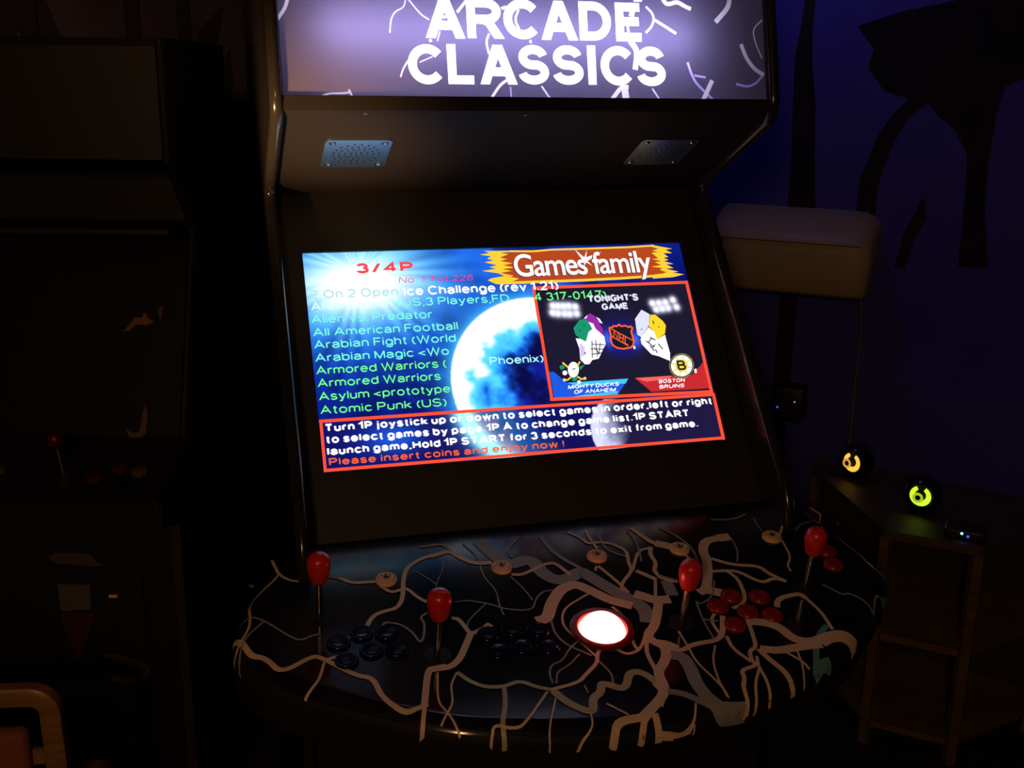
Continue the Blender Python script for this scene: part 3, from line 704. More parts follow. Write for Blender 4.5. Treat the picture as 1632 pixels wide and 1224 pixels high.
SCREEN_TEXT = [
 ('3/4P', -263.7, -163.4, 43.2, 20.2, 'b', 'red2'),
 ('No. 1,Tot.226', -191.4, -58.1, 64.4, 11.6, 'i', 'rose'),
 ('2 On 2 Open', -347.8, -196.0, 88.9, 17.2, 'm', 'faint'),
 ('Ice Challenge (rev 1.21)', -186.1, 97.5, 89.5, 17.6, 'm', 'wht'),
 ('(US,3 Players,FD', -200.7, 1.6, 110.0, 15.6, 'r', 'gA'),
 ('4 317-0147)', 48.3, 185.4, 110.5, 16.2, 'r', 'gC'),
 ('Alien Storm', -348.2, -217.2, 110.8, 15.3, 'r', 'gW'),
 ('Alien vs. Predator', -349.7, -141.4, 134.7, 15.8, 'r', 'gA'),
 ('All American Football', -348.9, -99.1, 159.1, 15.6, 'r', 'gB'),
 ('Arabian Fight (World', -349.3, -105.9, 181.7, 15.5, 'r', 'gB'),
 ('Arabian Magic <Wo', -349.6, -121.4, 205.5, 15.3, 'r', 'gB'),
 ('Armored Warriors (', -350.1, -129.0, 228.4, 15.2, 'r', 'gC'),
 ('Phoenix)', -52.2, 44.9, 229.1, 15.3, 'r', 'cy'),
 ('Armored Warriors', -349.9, -142.2, 251.1, 15.1, 'r', 'gC'),
 ('Asylum <prototype', -349.8, -128.7, 274.8, 14.9, 'r', 'gC'),
 ('Atomic Punk (US)', -349.6, -138.3, 298.7, 14.8, 'r', 'gC'),
 ('Turn 1P joystick up or down to select games in order,left or right', -345.6, 345.0, 329.8, 14.1, 'b', 'wht'),
 ('to select games by page.1P A to change game list.1P START', -345.8, 296.1, 349.8, 14.0, 'b', 'wht'),
 ('launch game,Hold 1P START for 3 seconds to exit from game.', -345.3, 308.4, 370.0, 13.8, 'b', 'wht'),
 ('Please insert coins and enjoy now !', -344.0, 55.1, 387.5, 12.7, 'm', 'orange'),
 ("TONIGHT'S", 148.5, 246.5, 118.3, 14.5, 'b', 'pale2'),
 ('GAME', 172.0, 223.6, 134.3, 13.2, 'b', 'pale2'),
 ('MIGHTY DUCKS', 80.8, 175.5, 282.8, 7.6, 's', 'wht'),
 ('OF ANAHEIM', 90.0, 167.5, 292.8, 7.6, 's', 'wht'),
 ('BOSTON', 251.6, 301.7, 283.2, 7.2, 's', 'wht'),
 ('BRUINS', 250.7, 298.6, 293.5, 7.2, 's', 'wht'),
 ('B', 293.3, 310.4, 260.6, 19.5, 'x', 'ink2'),
 ('Games family', 20.8, 286.6, 59.9, 44.5, 'g', 'wht')]
MURAL = [
 '0.165,1.97 0.172,1.887 0.166,1.814 0.156,1.728 0.16,1.6 0.169,1.451 0.201,1.177 0.265,1.182 0.25,1.322 0.236,1.454 0.226,1.601 0.207,1.717 0.2,1.802 0.201,1.886 0.191,1.97',
 '0.326,1.813 0.374,1.831 0.455,1.855 0.534,1.87 0.636,1.89 0.834,1.906 0.908,1.721 0.776,1.677 0.731,1.655 0.718,1.579 0.713,1.468 0.718,1.332 0.747,1.16 0.669,1.154 0.665,1.329 0.657,1.466 0.62,1.532 0.566,1.575 0.536,1.608 0.49,1.567 0.458,1.498 0.437,1.433 0.424,1.362 0.426,1.279 0.432,1.194 0.379,1.19 0.371,1.305 0.372,1.383 0.39,1.443 0.412,1.513 0.445,1.572 0.485,1.618 0.416,1.639 0.365,1.701 0.377,1.751',
 '0.553,1.346 0.536,1.298 0.513,1.243 0.495,1.139 0.524,1.141 0.543,1.227 0.57,1.288']
FRONT_ART = [
 (1, [(-0.883, 0.736), (-0.866, 0.748), (-0.799, 0.746), (-0.786, 0.728), (-0.771, 0.721), (-0.761, 0.698), (-0.777, 0.69), (-0.8, 0.717), (-0.828, 0.723), (-0.863, 0.723)]),
 (2, [(-0.869, 0.68), (-0.805, 0.68), (-0.808, 0.626), (-0.867, 0.621)]),
 (3, [(-0.871, 0.618), (-0.799, 0.619), (-0.844, 0.504)]),
 (1, [(-0.795, 0.542), (-0.744, 0.522), (-0.71, 0.508), (-0.699, 0.491), (-0.711, 0.468), (-0.743, 0.459), (-0.784, 0.467), (-0.773, 0.479), (-0.733, 0.476), (-0.724, 0.488), (-0.746, 0.502), (-0.789, 0.519)]),
]
GLASS_ART = [
 (1, [(-0.762, 0.214), (-0.748, 0.23), (-0.741, 0.243), (-0.725, 0.243), (-0.721, 0.255), (-0.713, 0.243), (-0.7, 0.234), (-0.717, 0.227), (-0.735, 0.229), (-0.75, 0.216)]),
 (2, [(-0.71, 0.069), (-0.705, 0.046), (-0.707, 0.008), (-0.719, -0.007), (-0.737, -0.005), (-0.748, 0.015), (-0.733, 0.008), (-0.72, 0.011), (-0.716, 0.041)]),
 (2, [(-0.693, 0.261), (-0.683, 0.269), (-0.685, 0.241), (-0.69, 0.241)]),
]

# ---------------------------------------------------------------- shared materials
M_black = mat('black_laminate', (0.012, 0.012, 0.016, 1), 0.42, grain=0.2, scale=300)
M_side = mat('gloss_black_side', (0.012, 0.012, 0.016, 1), 0.22)
M_trim = mat('black_edge_trim', (0.015, 0.014, 0.014, 1), 0.18)
M_bezel = mat('smoked_bezel', (0.017, 0.016, 0.022, 1), 0.5, grain=0.15, scale=200)
M_panel = mat('speaker_panel_black', (0.012, 0.011, 0.011, 1), 0.6, grain=0.25, scale=400, bump=0.05, spec=0.08)
M_white = mat('grey_box_lining', (0.08, 0.08, 0.085, 1), 0.6)
M_alu = mat('brushed_aluminium', (0.42, 0.64, 1.0, 1), 0.28, 1.0, grain=0.1, scale=200)  # blue put into the metal's colour for the screen's reflection
M_hole = mat('hole_black', (0.002, 0.002, 0.003, 1), 0.9, spec=0.0)
M_screw = mat('zinc_screw', (0.7, 0.7, 0.7, 1), 0.25, 1.0)
M_red = mat('red_plastic', (0.62, 0.018, 0.012, 1), 0.3, coat=0.3)
M_darkred = mat('dark_red_plastic', (0.26, 0.008, 0.008, 1), 0.3)
M_blue = mat('dark_blue_plastic', (0.004, 0.005, 0.04, 1), 0.14, spec=0.3)
M_cream = mat('cream_plastic', (0.75, 0.50, 0.30, 1), 0.4)
M_ink = mat('black_print', (0.01, 0.01, 0.01, 1), 0.5)
M_steel = mat('steel_shaft', (0.5, 0.5, 0.5, 1), 0.25, 1.0)
M_rubber = mat('black_rubber', (0.01, 0.01, 0.01, 1), 0.6, spec=0.2)

# ---------------------------------------------------------------- the room: two mural walls meeting behind the machine, floor, ceiling
A_R = math.radians(42)
D_R, N_R = Vector((math.cos(A_R), -math.sin(A_R), 0)), Vector((math.sin(A_R), math.cos(A_R), 0))
A_L = math.radians(48)
D_L, N_L = Vector((math.cos(A_L), math.sin(A_L), 0)), Vector((-math.sin(A_L), math.cos(A_L), 0))
K_R, K_L = 1.6, 1.8
corner = N_R * K_R + N_L * K_L

def mural(name, base, spots, scale):
    """painted wall: a blotched base colour from layered noise"""
    m = mat(name, base, 0.85, spec=0.2)
    nt = m.node_tree
    b = nt.nodes['Principled BSDF']
    tc = nt.nodes.new('ShaderNodeTexCoord')
    n = nt.nodes.new('ShaderNodeTexNoise')
    n.inputs['Scale'].default_value = scale
    n.inputs['Detail'].default_value = 7
    cr = nt.nodes.new('ShaderNodeValToRGB')
    els = cr.color_ramp.elements
    els[0].position, els[0].color = 0.3, spots[0]
    els[1].position, els[1].color = 0.7, spots[1]
    nt.links.new(tc.outputs['Object'], n.inputs['Vector'])
    nt.links.new(n.outputs['Fac'], cr.inputs[0])
    nt.links.new(cr.outputs[0], b.inputs['Base Color'])
    return m

M_sky = mural('mural_night_blue', (0.05, 0.05, 0.5, 1), ((0.045, 0.045, 0.40, 1), (0.07, 0.065, 0.52, 1)), 1.6)
M_tree = mural('mural_tree_black', (0.01, 0.01, 0.03, 1), ((0.008, 0.007, 0.02, 1), (0.022, 0.016, 0.03, 1)), 7)
M_jungle = mural('mural_jungle', (0.1, 0.1, 0.2, 1), ((0.12, 0.10, 0.16, 1), (0.30, 0.25, 0.36, 1)), 3)
M_leaf = mural('mural_leaf_dark', (0.08, 0.07, 0.1, 1), ((0.06, 0.05, 0.07, 1), (0.12, 0.10, 0.12, 1)), 6)
M_rock = mural('mural_brown', (0.06, 0.03, 0.02, 1), ((0.05, 0.03, 0.03, 1), (0.09, 0.05, 0.03, 1)), 8)
M_floor = mat('dark_carpet', (0.02, 0.017, 0.02, 1), 0.95, grain=0.5, scale=60, bump=0.4, spec=0.1)
M_ceil = mat('dark_ceiling', (0.05, 0.05, 0.06, 1), 0.9)

fw = frame(N_R * K_R, D_R, (0, 0, 1), -N_R)
d0 = (corner - N_R * K_R).dot(D_R)
w = MB(fw)
w.box(d0, 4.2, -0.02, 2.6, -0.1, 0.0)
for i, s in enumerate(MURAL):
    w.poly(pts_of(s, 1.0), 0.0015 + 0.0005 * i, 1)
w.poly([(0.169, 0.0), (0.169, 1.46), (0.228, 1.60), (0.214, 0.0)], 0.003, 1)
wr = tag(w.build('wall_right', [M_sky, M_tree]), 'dark blue mural wall with black painted palm trunks', 'wall', kind='structure')

fl = frame(N_L * K_L, D_L, (0, 0, 1), -N_L)
d1 = (corner - N_L * K_L).dot(D_L)
w = MB(fl)
w.box(-4.0, d1, -0.02, 2.6, -0.1, 0.0)
def leaf_patch(cx, cz, L, wd, ang, h, mi=1):
    ca, sa = math.cos(ang), math.sin(ang)
    P = []
    for t in range(9):
        u = t / 8
        P.append((u * L, wd * math.sin(PI * u) * (1 - .4 * u)))
    P += [(x, -y) for x, y in reversed(P[1:-1])]
    w.poly([(cx + x * ca - y * sa, cz + x * sa + y * ca) for x, y in P], h, mi)
for i in range(46):
    leaf_patch(random.uniform(-.6, 1.7), random.uniform(.7, 2.4), random.uniform(.3, .7), random.uniform(.04, .09), random.uniform(-2.6, -.4), 0.001 + 0.0003 * i)
for x in (0.55, 0.95, 1.18, 1.52):
    w.poly([(x - .04, 0.0), (x + .05, 0.0), (x + .04, 1.2), (x + .02, 2.5), (x - .035, 2.5), (x - .03, 1.2)], 0.016 + x * .001, 1)
w.poly([(0.98, 0), (0.98, 0.56), (1.10, 0.60), (1.45, 0.57), (1.9, 0.6), (1.9, 0)], 0.019, 2)
tag(w.build('wall_left', [M_jungle, M_leaf, M_rock]), 'dark jungle mural wall at the left', 'wall', kind='structure')

f = MB()
pa = corner + D_R * 4.3
pb_ = corner - D_L * 4.3
f.prism([(corner.x, corner.y), (pa.x, pa.y), (2.4, -4.5), (-3.0, -4.5), (pb_.x, pb_.y)], -0.05, 0.0)
tag(f.build('floor', M_floor), 'dark carpeted floor', 'floor', kind='structure')
f = MB()
f.prism([(corner.x, corner.y), (pa.x, pa.y), (2.4, -4.5), (-3.0, -4.5), (pb_.x, pb_.y)], 2.58, 2.63)
tag(f.build('ceiling', M_ceil), 'dark ceiling', 'ceiling', kind='structure')

# ---------------------------------------------------------------- the arcade machine
HW = 0.393          # half the inner width
F_SCR = frame((0, 0, 1.3604), (1, 0, 0), (0, -.6037, -.7972), (0, -.7972, .6037))
F_DECK = frame((0, -.3108, .95), (1, 0, 0), (0, -.9816, -.1908), (0, -.1908, .9816))
F_MQ = frame((0, -.2279, 1.6284), (1, 0, 0), (0, -.2419, -.9703), (0, -.9703, .2419))
F_PAN = frame((0, -.2327, 1.6089), (1, 0, 0), (0, .8902, -.4557), (0, -.4557, -.8902))
cab = thing('arcade_cabinet')
tag(cab, 'lit arcade machine with glowing marquee, game list screen and lightning control deck', 'arcade machine')

# side panels with rubber edge trim
def rounded(P, r):
    out = []
    for i, p in enumerate(P):
        if p[2] == 0 or i in (0, len(P) - 1):
            out.append((p[0], p[1]))
            continue
        a, b, c = Vector(P[i - 1][:2]), Vector(p[:2]), Vector(P[i + 1][:2])
        q0 = b + (a - b).normalized() * p[2]
        q1 = b + (c - b).normalized() * p[2]
        for t in range(7):
            t /= 6
            q = q0 * (1 - t) ** 2 + b * (2 * t * (1 - t)) + q1 * t * t
            out.append((q.x, q.y))
    return out
edge = rounded([(-0.156, 1.93, 0), (-0.240, 1.605, .035), (0.028, 1.468, .035), (-0.385, 0.985, .03), (-0.40, 0.90, .03), (-0.34, 0.84, .02), (-0.34, 0.0, 0)], 0)
prof = edge + [(0.45, 0.0), (0.45, 1.93)]
F_SIDE = lambda p: Vector((p[2], p[0], p[1]))
for sgn in (-1, 1):
    b = MB(F_SIDE)
    x0, x1 = sorted((sgn * HW, sgn * (HW + .02)))
    b.prism(prof, x0, x1)
    side = b.build('side_panel', M_side, cab)
    b = MB()
    b.tube([(sgn * (HW + .01), y, z) for y, z in edge], 0.0104, 12)
    b.build('edge_trim', M_trim, side, smooth=True)

b = MB()
b.box(-HW, HW, 0.43, 0.45, 0.02, 1.92)
b.build('back_panel', M_black, cab)
b = MB()
b.box(-HW, HW, -0.14, 0.43, 1.905, 1.925)
b.build('top_panel', M_black, cab)
b = MB()
b.box(-HW, HW, -0.325, -0.305, 0.06, 0.86)
b.box(-HW, HW, -0.30, 0.42, 0.0, 0.06)
b.build('front_panel', M_black, cab)

# marquee light box and tube
b = MB(F_MQ)
b.box(-HW, HW, -.285, -.274, -.13, -.002)
b.box(-HW, HW, -.274, 0.0, -.13, -.122)
b.box(-HW, HW, 0.0, 0.011, -.13, -.002)
box_ = b.build('light_box', M_white, cab)
b = MB(F_MQ)
b.tube([(-.335, -.100, -.050), (.270, -.100, -.050)], 0.013, 14)
b.build('fluorescent_tube', glow('tube_light', (0.82, 0.80, 1.0, 1), 40.0), box_, smooth=True)

# marquee sign: one sheet, cut along the printed shapes
b2 = []
def quads(pts, w, flat, pr):
    L, R = ribbon(pts, w, flat)
    for i in range(len(L) - 1):
        b2.append((pr, [L[i], L[i + 1], R[i + 1], R[i]]))
b2.append((0, [(-HW, -.272), (HW, -.272), (HW, 0), (-HW, 0)]))
def in_sheet(p):
    return (max(-HW, min(HW, p[0])), max(-.272, min(0.0, p[1])))
for c, wd, s in MARQUEE_LINES:
    P = resample(chaikin(pts_of(s), 2), .006)
    quads(P, wd * .001, False, 1 if c == 'l' else 2)
LETTER = {
 'A': [[(0, 0), (.5, 1), (1, 0)], [(.2, .27), (.8, .27)]],
 'C': [arc(.565, .5, .565, .5, 40, 320, 30)],
 'D': [[(.42, 0), (0, 0), (0, 1), (.42, 1)] + arc(.42, .5, .58, .5, 90, -90, 20) + [(.40, 0)]],
 'E': [[(1, 0), (0, 0), (0, 1), (.96, 1)], [(0, .52), (.9, .52)]],
 'I': [[(.5, 0), (.5, 1)]],
 'L': [[(0, 1), (0, 0), (1, 0)]],
 'R': [[(0, 0), (0, 1), (.55, 1)] + arc(.55, .735, .38, .265, 90, -90, 16) + [(0, .47)], [(.42, .47), (.62, .40), (1, 0)]],
 'S': [arc(.5, .745, .455, .255, 12, 252, 22) + arc(.5, .255, .5, .255, 66, -170, 24)],
}
for ch, x0, x1, base, h in MARQUEE_LETTERS:
    x0, x1, base, h = x0 * .001, x1 * .001, base * .001, h * .001
    wd = .222 * h
    inx = wd * (.62 if ch == 'A' else .5)
    for s in LETTER[ch]:
        flat = ch == 'A' or (ch == 'R' and len(s) == 3)
        P = []
        for x, y in s:
            px = x0 + inx + x * (x1 - x0 - 2 * inx)
            if ch in 'CSDERL' or (ch == 'A' and len(s) == 2):
                py = base - wd / 2 - y * (h - wd)
            else:
                py = base - y * h
            P.append((px, py))
        if ch in 'R' and len(s) > 3:
            P[0] = (P[0][0], base)
        if ch == 'R' and len(s) == 3:
            P[-1] = (P[-1][0], base)
        if ch == 'L':
            P[0] = (P[0][0], base - h)
        if ch == 'A' and len(s) == 3:
            # two legs cut flat at the foot, meeting in a flat top
            t = wd * .62
            for sx in (-1, 1):
                fx = P[0][0] if sx < 0 else P[2][0]
                mx = (P[0][0] + P[2][0]) / 2
                b2.append((3, [(fx - wd * .62, base), (fx + wd * .62, base), (mx + (t * 1.0 if sx < 0 else .0), base - h), (mx - (0 if sx < 0 else t * 1.0), base - h)] if False else
                          [(fx - wd * .56, base), (fx + wd * .56, base), (mx + wd * .56, base - h), (mx - wd * .56, base - h)]))
            continue
        quads(P, wd, flat, 3)
cv, cf, pr = [], [], []
for p, q in b2:
    q = [in_sheet(a) for a in q]
    area = sum(q[i][0] * q[(i + 1) % len(q)][1] - q[(i + 1) % len(q)][0] * q[i][1] for i in range(len(q)))
    if abs(area) < 1e-9:
        continue
    if area < 0:
        q = q[::-1]
    k = len(cv)
    cv += [Vector(a) * 10 for a in q]
    cf.append(list(range(k, k + len(q))))
    pr.append(p)
ov, _, of, _, _, oo = geometry.delaunay_2d_cdt(cv, [], cf, 1, 1e-5, True)
b = MB(F_MQ)
b.v = [tuple(F_MQ((v.x / 10, v.y / 10, 0.0))) for v in ov]
for fc, o_ in zip(of, oo):
    b.f.append(tuple(fc))
    b.mi.append(max([pr[i] for i in o_] or [0]))
M_mq = [film('sign_ground', (0.066, 0.057, 0.115, 1), (0.20, 0.17, 0.16, 1)), film('sign_lilac', (0.40, 0.33, 0.75, 1), (0.3, 0.27, 0.4, 1)),
        film('sign_pale', (0.62, 0.58, 0.70, 1), (0.5, 0.5, 0.5, 1)), film('sign_white', (0.98, 0.98, 0.98, 1), (0.7, 0.7, 0.7, 1))]
b.build('marquee_sign', M_mq, cab)
b = MB(F_MQ)
b.box(-HW, HW, 0.0, 0.019, -.002, .006)
b.box(-HW, HW, -.285, -.268, .001, .006)
b.build('marquee_retainer', M_trim, cab)

# speaker panel with two perforated grilles
b = MB(F_PAN)
b.box(-HW, HW, 0.0, .3408, -.012, 0.0)
b.build('speaker_panel', M_panel, cab)
for x, s in ((-.271, .012), (-.02, .014), (.302, .012)):
    b = MB(F_PAN)
    b.lathe([(0, .0012), (.003, .001), (.0036, 0)], (x, s, 0), 12)
    b.build('panel_screw', M_trim, cab)
def grille(cx, cy):
    S, r = .0536, .010
    out = []
    for qx, qy, a in ((1, 1, 0), (-1, 1, 90), (-1, -1, 180), (1, -1, 270)):
        out += arc(cx + qx * (S - r), cy + qy * (S - r), r, r, a, a + 90, 6)
    b = MB(F_PAN)
    b.prism(out, 0.0, 0.002)
    holes = [(0, 0)]
    for k, n in ((1, 6), (2, 12), (3, 17), (4, 20)):
        holes += [(k * .0093 * math.cos(2 * PI * i / n + k * .35), k * .0093 * math.sin(2 * PI * i / n + k * .35)) for i in range(n)]
    for x, y in holes:
        b.poly([(cx + x + .0017 * math.cos(t * PI / 4), cy + y + .0017 * math.sin(t * PI / 4)) for t in range(8)], .0023, 1)
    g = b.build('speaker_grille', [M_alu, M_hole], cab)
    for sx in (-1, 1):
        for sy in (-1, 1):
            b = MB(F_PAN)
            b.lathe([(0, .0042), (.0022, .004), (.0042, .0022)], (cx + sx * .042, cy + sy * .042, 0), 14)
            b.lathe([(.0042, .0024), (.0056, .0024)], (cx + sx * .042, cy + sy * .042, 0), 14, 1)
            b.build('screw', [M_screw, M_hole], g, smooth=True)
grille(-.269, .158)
grille(.267, .158)

# monitor bezel
b = MB(F_SCR)
for x0, x1, s0, s1 in ((-HW, HW, -.117, 0.0), (-HW, HW, .3983, .5148), (-HW, -.354, 0.0, .3983), (.354, HW, 0.0, .3983)):
    b.box(x0, x1, s0, s1, -.014, .004)
b.build('monitor_bezel', M_bezel, cab)

# ---------------------------------------------------------------- the screen picture
NX, NY = 355, 200
gx = np.linspace(-354, 354, NX)[None, :].repeat(NY, 0)
gy = np.linspace(0, 398.3, NY)[:, None].repeat(NX, 1)
rng = np.random.default_rng(5)
def noise(cell, seed):
    r = np.random.default_rng(seed)
    nx, ny = int(708 / cell) + 3, int(398 / cell) + 3
    g = r.random((ny, nx))
    fx, fy = (gx + 354) / cell, gy / cell
    ix, iy = fx.astype(int), fy.astype(int)
    tx, ty = fx - ix, fy - iy
    tx, ty = tx * tx * (3 - 2 * tx), ty * ty * (3 - 2 * ty)
    return (g[iy, ix] * (1 - tx) + g[iy, ix + 1] * tx) * (1 - ty) + (g[iy + 1, ix] * (1 - tx) + g[iy + 1, ix + 1] * tx) * ty
def fbm(c, s):
    return (noise(c, s) + .5 * noise(c / 2, s + 1) + .25 * noise(c / 4, s + 2) + .12 * noise(c / 8, s + 3)) / 1.87
def sstep(a, b, x):
    t = np.clip((x - a) / (b - a), 0, 1)
    return t * t * (3 - 2 * t)
def mixc(C, c, t):
    return C * (1 - t[..., None]) + np.array(c, float) * t[..., None]
n1, n2 = fbm(110, 1), fbm(60, 11)
C = np.zeros((NY, NX, 3)) + np.array([10, 34, 140.])
C = mixc(C, (30, 96, 232), sstep(.42, .72, n1) * .8)
C = mixc(C, (5, 8, 66), sstep(.5, .25, n2) * .8)
C = mixc(C, (8, 12, 92), sstep(100, 330, gx) * .75)
C = mixc(C, (8, 14, 96), sstep(200, 300, gy) * .5)
ang = np.arctan2(gy - 40, gx + 262)
dist = np.hypot((gx + 262) * .85, (gy - 58) * 1.3)
ray = .82 + .18 * np.sin(ang * 23 + 3 * np.sin(ang * 7))
C = mixc(C, (24, 110, 240), np.clip(1.1 * np.exp(-(dist / 190) ** 2) * ray, 0, 1))
C = mixc(C, (70, 195, 255), np.clip(1.1 * np.exp(-(dist / 128) ** 2) * ray, 0, 1))
C = mixc(C, (190, 246, 255), np.clip(1.15 * np.exp(-(dist / 92) ** 2) * ray, 0, 1))
C = mixc(C, (255, 255, 255), np.clip(1.5 * np.exp(-((gx + 262) / 78) ** 2 - ((gy - 66) / 44) ** 2), 0, 1))
# darker strip for the instruction box
boxm = sstep(308, 312, gy)
C = mixc(C, (22, 12, 82), boxm * (.55 + .35 * sstep(.35, .6, n1)))
C = mixc(C, (30, 24, 60), boxm * sstep(130, 200, gx) * .9)
C = mixc(C, (30, 100, 235), boxm * np.exp(-((gx + 235) / 50) ** 2 - ((gy - 348) / 26) ** 2) * .8)
# the planet
dx, dy = gx - 39, gy - 266
r = np.hypot(dx, dy)
dirn = (-dx * .92 - dy * .40) / np.maximum(r, 1)
ins = sstep(165.5, 163, r)
cl = fbm(48, 31)
P_ = np.zeros_like(C) + np.array([14, 30, 140.])
P_ = mixc(P_, (8, 8, 60), sstep(.55, .35, cl) * .9)
lit = r / 164 + .30 * dirn + (cl - .5) * .75 + (fbm(22, 55) - .5) * .25
P_ = mixc(P_, (20, 110, 240), sstep(.42, .74, lit))
P_ = mixc(P_, (80, 205, 255), sstep(.58, .86, lit))
P_ = mixc(P_, (255, 255, 255), sstep(.84, 1.02, lit))
P_ = mixc(P_, (255, 255, 255), sstep(128, 152, r) * sstep(-.15, .3, dirn))
P_ = mixc(P_, (15, 12, 60), sstep(80, 150, gy - 180) * sstep(-40, 60, gx) * .7)
halo = np.exp(-np.maximum(r - 163, 0) / 16) * sstep(-.2, .5, dirn)
C = mixc(C, (70, 190, 255), halo * (1 - ins) * .9)
inbox = boxm
C = mixc(C, (0, 0, 0), np.zeros_like(r))
C = C * (1 - ins[..., None] * (1 - .62 * inbox[..., None])) + P_ * (ins * (1 - .62 * inbox))[..., None]
C = mixc(C, (170, 240, 255), np.clip(1.3 * np.exp(-((r - 158) / 17) ** 2) * inbox * sstep(-.25, .3, dirn), 0, 1))
# small moon
mx_, my_ = gx - 178, gy - 366
mr = np.hypot(mx_, my_)
mi_ = sstep(71, 69, mr) * sstep(296, 302, gy)
mo = np.clip(-mx_ / 70 * 1.5 - .05 + (fbm(30, 77) - .5) * 1.0, 0, 1)
moonc = mixc(np.zeros_like(C) + np.array([30, 24, 60.]), (210, 212, 246), np.clip(mo * 1.15, 0, 1))
C = C * (1 - mi_[..., None]) + moonc * mi_[..., None]
# preview window
ed = np.stack([sstep(49.5, 50.5, gx), sstep(351, 350, gx), sstep(83, 84.5, gy), sstep(305.5, 304.5, gy)]).min(0)
V = np.zeros_like(C) + np.array([27, 23, 44.])
V = mixc(V, (25, 25, 190), np.exp(-((gx - 198) / 34) ** 2 - ((gy - 190) / 30) ** 2) * .95)
V = mixc(V, (70, 110, 255), np.exp(-((gx - 172) / 9) ** 2 - ((gy - 190) / 16) ** 2) * .8)
V = mixc(V, (70, 110, 255), np.exp(-((gx - 226) / 9) ** 2 - ((gy - 195) / 16) ** 2) * .8)
for px, py in [(81, 120), (91, 121), (101, 122), (111, 122), (123, 124), (78, 134), (88, 136), (100, 137), (110, 138), (123, 138), (273, 124), (286, 124), (299, 123), (315, 119), (278, 137), (290, 136), (302, 135), (319, 134)]:
    V = mixc(V, (235, 236, 255), np.clip(1.25 * np.exp(-((gx - px) / 7.5) ** 2 - ((gy - py) / 8) ** 2), 0, 1))
C = C * (1 - ed[..., None]) + V * ed[..., None]
S_ = np.clip(C / 255, 0, 1)
LIN = np.where(S_ <= .04045, S_ / 12.92, ((S_ + .055) / 1.055) ** 2.4)

def picture(name, strength):
    m = bpy.data.materials.new(name)
    m.use_nodes = True
    nt = m.node_tree
    nt.nodes.clear()
    a = nt.nodes.new('ShaderNodeVertexColor')
    a.layer_name = 'picture'
    e = nt.nodes.new('ShaderNodeEmission')
    e.inputs[1].default_value = strength
    o = nt.nodes.new('ShaderNodeOutputMaterial')
    nt.links.new(a.outputs[0], e.inputs[0])
    nt.links.new(e.outputs[0], o.inputs[0])
    return m

SCR_COL = {'rust': (172, 66, 28), 'gold': (246, 196, 50), 'red': (255, 78, 48), 'blue': (28, 84, 214), 'cyan': (64, 186, 236), 'scarlet': (188, 40, 46), 'pinkish': (232, 96, 88),
 'purple': (146, 40, 156), 'white': (246, 246, 255), 'green': (26, 140, 104), 'lilac': (206, 184, 240), 'ink': (26, 22, 36), 'pale': (212, 214, 240), 'yellow': (246, 204, 40), 'orange': (240, 96, 44),
 'olive': (140, 130, 70), 'yellow2': (226, 210, 90), 'red2': (240, 66, 72), 'rose': (236, 40, 120), 'wht': (250, 250, 255), 'faint': (176, 216, 222), 'gA': (120, 240, 214), 'gB': (120, 246, 214), 'gC': (110, 250, 130),
 'gW': (214, 255, 250), 'cy': (170, 255, 255), 'pale2': (216, 218, 240), 'ink2': (44, 34, 20), 'plum': (120, 62, 60)}
names = list(SCR_COL)
M_scr = [picture('screen_picture', 1.2)] + [glow('screen_' + n, rgb(*SCR_COL[n]), 1.2) for n in names]
MI = {n: i + 1 for i, n in enumerate(names)}
b = MB(F_SCR)
for j in range(NY):
    for i in range(NX):
        b.v.append(tuple(F_SCR((gx[j, i] * .001, gy[j, i] * .001, 0.0))))
for j in range(NY - 1):
    for i in range(NX - 1):
        k = j * NX + i
        b.f.append((k, k + NX, k + NX + 1, k + 1))
        b.mi.append(0)
lev = .0004
for c, s in SCREEN_SHAPES:
    lev += .00002
    b.poly(pts_of(s), lev, MI[c])
for c, wd, s in SCREEN_LINES:
    lev += .00001
    L, R = ribbon(pts_of(s), wd * .001)
    for i in range(len(L) - 1):
        b.face([L[i] + (lev,), L[i + 1] + (lev,), R[i + 1] + (lev,), R[i] + (lev,)], MI[c])
for text, x0, x1, base, cap, style, c in SCREEN_TEXT:
    lev += .00003
    x0, x1, base, cap = x0 * .001, x1 * .001, base * .001, cap * .001
    if style == 'g':
        cu = bpy.data.curves.new('banner', 'FONT')
        cu.body = text
        cu.offset = .012
        cu.space_character = .92
        to = bpy.data.objects.new('banner', cu)
        col.objects.link(to)
        bpy.context.view_layer.update()
        me = to.evaluated_get(bpy.context.evaluated_depsgraph_get()).to_mesh()
        vs = [v.co.copy() for v in me.vertices]
        fs = [tuple(p.vertices) for p in me.polygons]
        bpy.data.objects.remove(to)
        xa, xb = min(v.x for v in vs), max(v.x for v in vs)
        top = max(v.y for v in vs if v.x < xa + (xb - xa) * .1)
        for off, cc, l2 in (((-.0028, .0022), 'plum', lev), ((0, 0), c, lev + .0001)):
            k = len(b.v)
            b.v += [tuple(F_SCR((x0 + (v.x - xa) / (xb - xa) * (x1 - x0) + off[0], base - v.y / top * cap + off[1], l2))) for v in vs]
            for q in fs:
                b.f.append(tuple(k + i for i in q))
                b.mi.append(MI[cc])
        continue
    for P, wd in lettering(text, x0, x1, base, cap, style):
        L, R = ribbon(P, wd, True)
        for i in range(len(L) - 1):
            b.face([L[i] + (lev,), L[i + 1] + (lev,), R[i + 1] + (lev,), R[i] + (lev,)], MI[c])
scr = b.build('screen', M_scr, cab)
at = scr.data.color_attributes.new('picture', 'FLOAT_COLOR', 'POINT')
buf = np.ones((len(scr.data.vertices), 4), dtype=np.float32)
